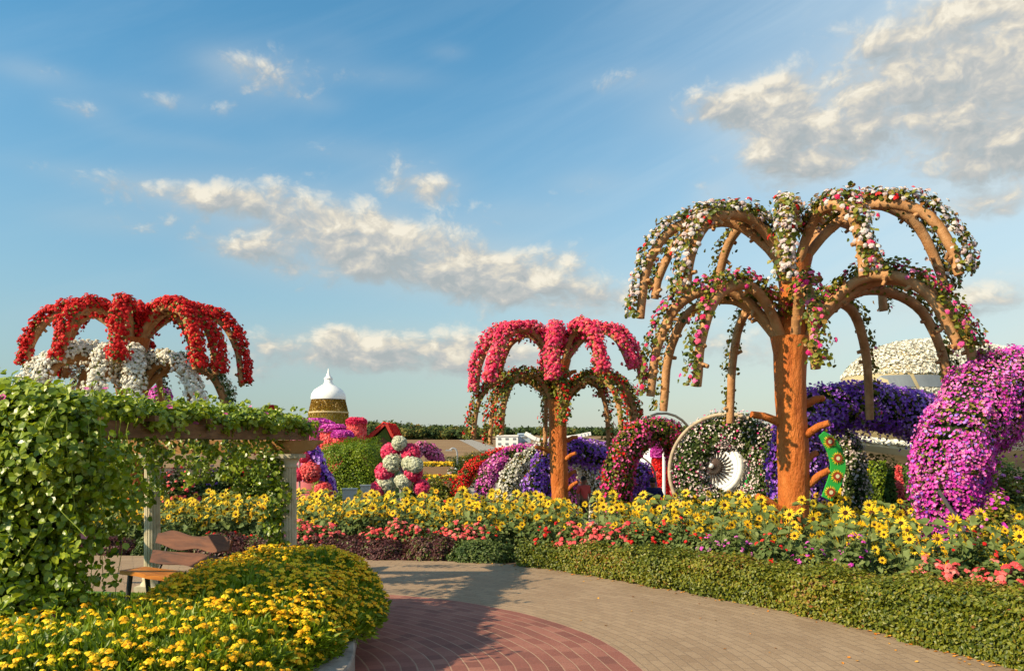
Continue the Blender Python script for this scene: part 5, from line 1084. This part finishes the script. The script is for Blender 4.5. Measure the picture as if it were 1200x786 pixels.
for k, (px, pyt, Y, rx, leaf, c_, nb, lb) in enumerate(((494, 556, 33, .9, 'olive_leaf', 'yellow', 90, 'low yellow-flowered bush right of the flower balls'), (516, 560, 31, .8, 'hedge_leaf', 'red', 50, 'low green bush with red flowers left of the red arch foot'), (532, 552, 37, .9, 'olive_leaf', 'white', 80, 'pale flowering bush behind the red arch foot'),
    (612, 560, 33, 1.0, 'olive_leaf', 'coral', 80, 'coral-flowered bush seen through the white arch'), (655, 565, 33, .8, 'hedge_leaf', 'red', 120, 'red-flowered bush seen through the violet arch'), (690, 558, 36, 1.0, 'hedge_leaf', 'red', 140, 'red-flowered bush right of the pink palm trunk beyond the violet arch'), (520, 536, 58, 2.2, 'olive_leaf', 'blush', 70, 'pale shrub bank near the far pink arch'), (560, 530, 66, 3.0, 'hedge_leaf', 'yellow', 60, 'far green shrub bank below the white building'),
    (1010, 552, 24, .8, 'topiary', 'yellow', 60, 'yellow-flowered bush under the aircraft wing'), (1180, 560, 18, 1.0, 'hedge_leaf', 'magenta', 60, 'green bush with few magenta flowers at the far right edge'))):
    p = P(px, pyt, Y); z0 = float(gz(p[0], Y)); bush('garden_bush', lb, (p[0], Y, z0), rx, .6, p[2] - z0, leaf, 420, .09, 200 + k, 'bushes beyond the sunflower bed', c_, nb, .07)
# sign boxes
for (px0, px1, py, Y, lb) in ((402, 418, 573, 25, 'blank white box standing at the foot of the clipped shrub'), (423, 434, 569, 26, 'small blank grey box right of the white box')):
    a_, b_ = P(px0, py, Y), P(px1, py, Y); w_ = b_[0] - a_[0]; c = (a_ + b_) / 2; zb = float(gz(c[0], Y)); e = thing('planter_box', (c[0], Y, zb), lb, 'box'); Geo().box((c[0], Y, (zb + c[2]) / 2), (w_, .35, c[2] - zb), .12).build('body', 'signbox', e); Geo().box((c[0], Y, c[2] + .015), (w_ + .05, .40, .03), .12).build('lid', 'signbox', e)
# small pink arch far away
arch('small far pink arch beyond the timber planters, right of the flower balls', apts([(478, 562, 50), (480, 540, 50), (494, 525, 50.5), (507, 530, 51), (514, 545, 51.5), (516, 565, 52)]), .38, .32, (-.6, -.8, 0), 'mauve', 170, .07, seed=15, tk=PENT, group='flower-covered arches of the garden tunnel')
# timber planters
for k, (px0, px1, py0, py1, Y, lb) in enumerate(((488, 532, 546, 558, 41, 'upper long timber planter trough with yellow flowers below the far pink arch'), (490, 535, 562, 572, 36, 'lower long timber planter trough beside the red arch'), (600, 640, 556, 570, 38, 'timber planter trough glimpsed between the white and violet arches'))):
    a_, b_ = P(px0, py0, Y), P(px1, py1, Y); e = thing('timber_planter', ((a_[0] + b_[0]) / 2, Y, gz(a_[0], Y)), lb, 'planter'); zb = float(gz(a_[0], Y)); w_ = b_[0] - a_[0]
    g = Geo()
    for q in range(3):
        hh_ = (a_[2] - zb) / 3; g.box(((a_[0] + b_[0]) / 2, Y, zb + hh_ * (q + .5)), (w_, .6, hh_ - .02))
    g.build('trough', 'planter', e); N = 500; Geo().scatter(PENT, np.c_[rng.uniform(a_[0], b_[0], N), Y + rng.uniform(-.3, .3, N), a_[2] + rng.uniform(0, .22, N)], rng.normal(0, .5, (N, 3)) + (0, -.5, .5), rng.uniform(.04, .07, N)).build('blossoms', 'yellow', e)
    N = 500; Geo().scatter(RHOMB, np.c_[rng.uniform(a_[0], b_[0], N), Y + rng.uniform(-.3, .3, N), a_[2] + rng.uniform(0, .15, N)], rng.normal(0, .5, (N, 3)) + (0, -.5, .5), rng.uniform(.08, .14, N)).build('foliage', 'olive_leaf', e)
# topiary under the wing
def cone_topiary(label, px, pyt, Y, r, leaf, flat=False):
    p = P(px, pyt, Y); zb = float(gz(p[0], Y)); h_ = p[2] - zb; e = thing('topiary_cone', (p[0], Y, zb), label, 'topiary'); Geo().lathe([(r * .85, zb), (r * .8, zb + h_ * .3), (r * (.7 if flat else .4), zb + h_ * .7), (0.03 if not flat else r * .6, zb + h_ * .96), (0, zb + h_ * .96)], (p[0], Y, 0), 14).build('twig_shade_core', 'core', e)
    N = 1500; u = rng.uniform(0, 1, N); ph = rng.uniform(0, 2 * pi, N); rr_ = r * np.interp(u, [0, .3, .7, 1], [1, .95, .8 if flat else .5, .7 if flat else .08]); Geo().scatter(RHOMB, np.c_[p[0] + np.cos(ph) * rr_, Y + np.sin(ph) * rr_, zb + h_ * u], np.c_[np.cos(ph), np.sin(ph), 0 * ph + .3] + rng.normal(0, .5, (N, 3)), rng.uniform(.06, .11, N)).build('foliage', leaf, e)
cone_topiary('slim green topiary cone under the aircraft wing', 1043, 552, 21, .26, 'topiary'); cone_topiary('slim coral pink topiary cone under the aircraft wing', 1053, 546, 21.5, .22, 'coral'); cone_topiary('broad flat-topped green topiary right of the pink cone', 1072, 545, 23, .65, 'topiary', True); cone_topiary('yellow-green topiary left of the slim cones under the wing', 1028, 540, 23.5, .3, 'lant_leaf', True)
p = P(1009, 552, 21)
bush('topiary_ball', 'rounded yellow-green topiary at the left under the aircraft wing', (p[0], 21, gz(p[0], 21)), .45, .4, pz(548, 21) - float(gz(p[0], 21)), 'lant_leaf', 500, .08, 41, cat='topiary')
bush('topiary_ball', 'dark green bush behind the topiary cones under the aircraft', (P(1045, 540, 24)[0], 26, gz(5, 26)), 2.4, .6, pz(532, 26) - float(gz(5, 26)), 'topiary', 260, .1, 42, cat='topiary')
p = P(1190, 545, 20)
bush('clipped_shrub', 'dark clipped shrub beneath the aircraft at the far right edge', (p[0], 21, gz(p[0], 21)), 1.6, .8, pz(538, 21) - float(gz(p[0], 21)), 'topiary', 300, .09, 43)

# ------------------------------------------------------------------ far setting: woodland, white buildings, houses, street lamp
tp = []; 
g = Geo()
def far_tree(x, y, w, h, rv0):
    n_ = 150; z0 = float(gz(x, y)); d = nrmz(rng.normal(0, 1, (n_, 3))); q = rng.uniform(.5, 1, (n_, 1)) ** .5; c = np.array([x, y, z0 + h * .55]); Pp = c + d * q * (w * .55, w * .55, h * .5) * (1 + .25 * lump(d, 3, int(x * 7) % 1000))[:, None]
    g.scatter(RHOMB, Pp, d + rng.normal(0, .4, d.shape), rng.uniform(.16, .30, n_) * w, rnd=np.clip(rv0 + rng.normal(0, .15, n_), 0, 1)); g.tube([(x, y, z0), (x, y, z0 + h * .5)], w * .05, 5, rnd=.0)
    g.ball(c, 1, 8, 6, sq=(w * .42, w * .42, h * .40), rnd=.08)
for k in range(150):
    px = rng.uniform(425, 560); Y = rng.uniform(300, 345); h_ = np.interp(px, [425, 450, 490, 540, 565], [5.2, 5.6, 4.6, 3.6, 2.2]) * rng.uniform(.8, 1.2) + (Y - 300) * .02; far_tree((px - 600) / F * Y, Y, rng.uniform(3.5, 6), h_ , rng.choice([.15, .35, .55, .8, .5]))
for k in range(230):
    px = rng.uniform(340, 800) if k % 2 else rng.uniform(540, 1200); Y = rng.uniform(480, 760); far_tree((px - 600) / F * Y, Y, rng.uniform(7, 13), rng.uniform(3.5, 6.5), rng.choice([.1, .2, .3, .5]))
for k in range(120):
    px = rng.uniform(-60, 1260); Y = rng.uniform(300, 400)
    if 420 < px < 800: continue
    far_tree((px - 600) / F * Y, Y, rng.uniform(4, 7), rng.uniform(3, 5), rng.choice([.15, .3, .5]))
tag(g.build('woodland', 'wood_far'), 'distant line of green and autumn-brown woodland above the ploughed field', 'woodland', kind='stuff')
def house(name, label, px0, px1, py0, py1, Y, mat, dep=6, cat='building', rows=2, cols=3):
    a_, b_ = P(px0, py0, Y), P(px1, py1, Y); w_ = b_[0] - a_[0]; e = thing(name, ((a_[0] + b_[0]) / 2, Y, gz(a_[0], Y)), label, cat); zb = float(gz(a_[0], Y)) - .2
    Geo().box(((a_[0] + b_[0]) / 2, Y + dep / 2, (a_[2] + zb) / 2), (w_, dep, a_[2] - zb)).build('wall', mat, e); Geo().box(((a_[0] + b_[0]) / 2, Y + dep / 2, a_[2] + .1), (w_ * 1.05, dep * 1.05, .2)).build('roof', mat, e)
    for r in range(rows):
        for c in range(cols):
            Geo().box((a_[0] + w_ * (c + .5) / cols, Y - .02, b_[2] + (a_[2] - b_[2]) * (r + .5) / rows), (w_ / cols * .4, .06, (a_[2] - b_[2]) / rows * .4)).build('window', 'glassgrey', e)
house('site_building', 'white boxy building in front of the ploughed field above the white arch', 581, 607, 511, 523, 120, 'wht', 5); house('site_building', 'pale blue block joined to the right of the white building', 607, 622, 509, 522, 121, 'paleblue', 5, rows=2, cols=1)
rf2 = thing('canopy_roof', P(640, 522, 118), 'long white curved canopy roof left of the pink palm trunk', 'canopy')
c = catmull(apts([(616, 508, 118), (630, 515, 118), (650, 514, 119), (675, 511, 119.5), (690, 508, 120)]), 16); g = Geo()
for k in range(15): g.box((c[k] + c[k + 1]) / 2, (np.linalg.norm(c[k + 1] - c[k]) + .1, 5, .5), R=np.array([[1, 0, -(c[k + 1] - c[k])[2] / np.linalg.norm(c[k + 1] - c[k])], [0, 1, 0], [(c[k + 1] - c[k])[2] / np.linalg.norm(c[k + 1] - c[k]), 0, 1]]))
g.build('roof', 'wht', rf2)
for k in (3, 8, 13): Geo().tube([(c[k][0], 119, gz(c[k][0], 119)), (c[k][0], 119, c[k][2])], .15, 8).build('post', 'wht', rf2)
for k, (px, w_, lb) in enumerate(((571, 9, 'tiny beige house on the far hill left of the white building'), (592, 12, 'tiny wide beige house on the far hill above the white building'), (688, 14, 'tiny pale house on the far hill just right of the pink palm trunk'), (629, 12, 'tiny house on the far hill above the canopy roof'))):
    house('hill_house', lb, px, px + w_, 503.5, 508, 560, 'houses', 8, 'house', 1, 2)
ws = thing('retaining_wall', P(532, 545, 75), 'low sandy stone wall at the near edge of the ploughed field', 'wall'); a_, b_ = P(516, 534, 75), P(575, 545, 75); g = Geo()
for k in range(12):
    for q in range(3): g.box((a_[0] + (b_[0] - a_[0]) * (k + .5 + .3 * (q % 2)) / 12, 75 + rng.normal(0, .05), gz(0, 75) + .25 + q * .55), ((b_[0] - a_[0]) / 12 - .05, .6, .52))
g.build('stonework', 'sandstone', ws); Geo().box(((a_[0] + b_[0]) / 2, 75, gz(0, 75) + 1.72), (b_[0] - a_[0] + .4, .7, .16)).build('coping', 'sandstone', ws)
lp = thing('street_lamp', P(535, 560, 62), 'grey curved street lamp beyond the timber planters', 'street lamp'); b0 = P(536, 560, 62); b0[2] = gz(b0[0], 62)
Geo().tube(catmull([b0, P(536, 540, 62), P(535, 528, 62), P(531, 525, 62), P(527, 527, 62)], 20), .07, 8).build('pole', 'metal', lp); Geo().box(P(526, 527.4, 62), (.5, .25, .12)).build('lamp_head', 'metal', lp)

# ------------------------------------------------------------------ people
def skin_mesh(name, V, E, R, mat, parent):
    me = bpy.data.meshes.new(name); me.from_pydata([tuple(v) for v in V], E, []); me.update(); o = bpy.data.objects.new(name, me); COL.objects.link(o); me.materials.append(M[mat])
    sk = o.modifiers.new('skin', 'SKIN'); sk.use_smooth_shade = True
    if not me.skin_vertices: me.skin_vertices.new() if hasattr(me.skin_vertices, 'new') else None
    for k, r in enumerate(R): me.skin_vertices[0].data[k].radius = (r, r)
    me.skin_vertices[0].data[0].use_root = True
    sb_ = o.modifiers.new('sub', 'SUBSURF'); sb_.levels = 2; sb_.render_levels = 2
    attach(o, parent); return o
def ensure_skin(V, E):
    me = bpy.data.meshes.new('tmp'); me.from_pydata(V, E, []); return me
def person(label, px, pyhead, Y, shirt, trousers, face=0.0, lean=0.0, hgt_=1.68, arms=((.28, .05, .85), (.28, -.1, .9)), group=None):
    x = P(px, 0, Y)[0]; z0 = float(gz(x, Y)); e = thing('person', (x, Y, z0), label, 'person', group); s = hgt_ / 1.70
    ca, sa = cos(face), sin(face)
    def T(p):
        p = np.array(p, float) * s; p[1] -= lean * max(0, p[2] - .9 * s); return (x + ca * p[0] - sa * p[1], Y + sa * p[0] + ca * p[1], z0 + p[2])
    (ax_, ay_, az_), (bx_, by_, bz_) = arms
    V = [(0, 0, .94), (0, .01, 1.15), (0, 0, 1.36), (0, 0, 1.45), (0, -.02, 1.53), (0, -.03, 1.62), (-.17, 0, 1.38), (-.24, .02, 1.12), (-ax_, -ay_ - .1, az_), (.17, 0, 1.38), (.24, .02, 1.12), (bx_, -by_ - .1, bz_), (-.09, 0, .88), (-.10, -.02, .48), (-.10, .02, .06), (-.10, -.12, .03), (.09, 0, .88), (.10, -.02, .48), (.10, .02, .06), (.10, -.12, .03)]
    E = [(0, 1), (1, 2), (2, 3), (3, 4), (4, 5), (2, 6), (6, 7), (7, 8), (2, 9), (9, 10), (10, 11), (0, 12), (12, 13), (13, 14), (14, 15), (0, 16), (16, 17), (17, 18), (18, 19)]
    R = [.12, .115, .12, .05, .085, .075, .055, .042, .032, .055, .042, .032, .085, .055, .04, .035, .085, .055, .04, .035]
    R = [r * s for r in R]; skin_mesh('body', [T(v) for v in V], E, R, 'skin', e)
    mid = lambda a, b, t: tuple(np.array(V[a]) * (1 - t) + np.array(V[b]) * t)
    V2 = [V[0], V[1], V[2], (0, 0, 1.42), V[6], mid(6, 7, .9), V[9], mid(9, 10, .9)]; E2 = [(0, 1), (1, 2), (2, 3), (2, 4), (4, 5), (2, 6), (6, 7)]
    skin_mesh('shirt', [T(v) for v in V2], E2, [.140 * s, .135 * s, .14 * s, .062 * s, .073 * s, .06 * s, .073 * s, .06 * s], shirt, e)
    V3 = [(0, 0, .98), V[12], V[13], (-.10, .02, .12), V[16], V[17], (.10, .02, .12)]; E3 = [(0, 1), (1, 2), (2, 3), (0, 4), (4, 5), (5, 6)]
    skin_mesh('trousers', [T(v) for v in V3], E3, [.13 * s, .10 * s, .07 * s, .055 * s, .10 * s, .07 * s, .055 * s], trousers, e)
    Geo().ball(T((0, .01, 1.625)), .105 * s, sq=(.86, .98, .95)).build('hair', 'hair', e)
    return e
try:
    person('person in a coral red shirt and dark trousers among sunflowers by the middle palm trunk', 684, 568, 25.0, 'cloth_coral', 'cloth_dark', .5)
    person('person in a blue shirt half hidden behind the pink palm trunk', 645, 568, 26.2, 'cloth_blue', 'cloth_dark', 2.0)
    person('person in a navy top bending over sunflowers before the dark ring arch', 769, 566, 21.2, 'cloth_navy', 'cloth_dark', -.6, .35, 1.62)
    person('tiny far person in a blue shirt beside the far pink arch', 518, 538, 47, 'cloth_blue', 'cloth_dark', 1.2)
    person('tiny far person in a white top under the far pink arch', 500, 540, 49, 'cloth_white', 'cloth_dark', .3)
    person('tiny far person in dark clothes left of the far pink arch', 492, 540, 48, 'cloth_dark', 'cloth_dark', -.8)
except Exception as ex:
    import traceback; traceback.print_exc()
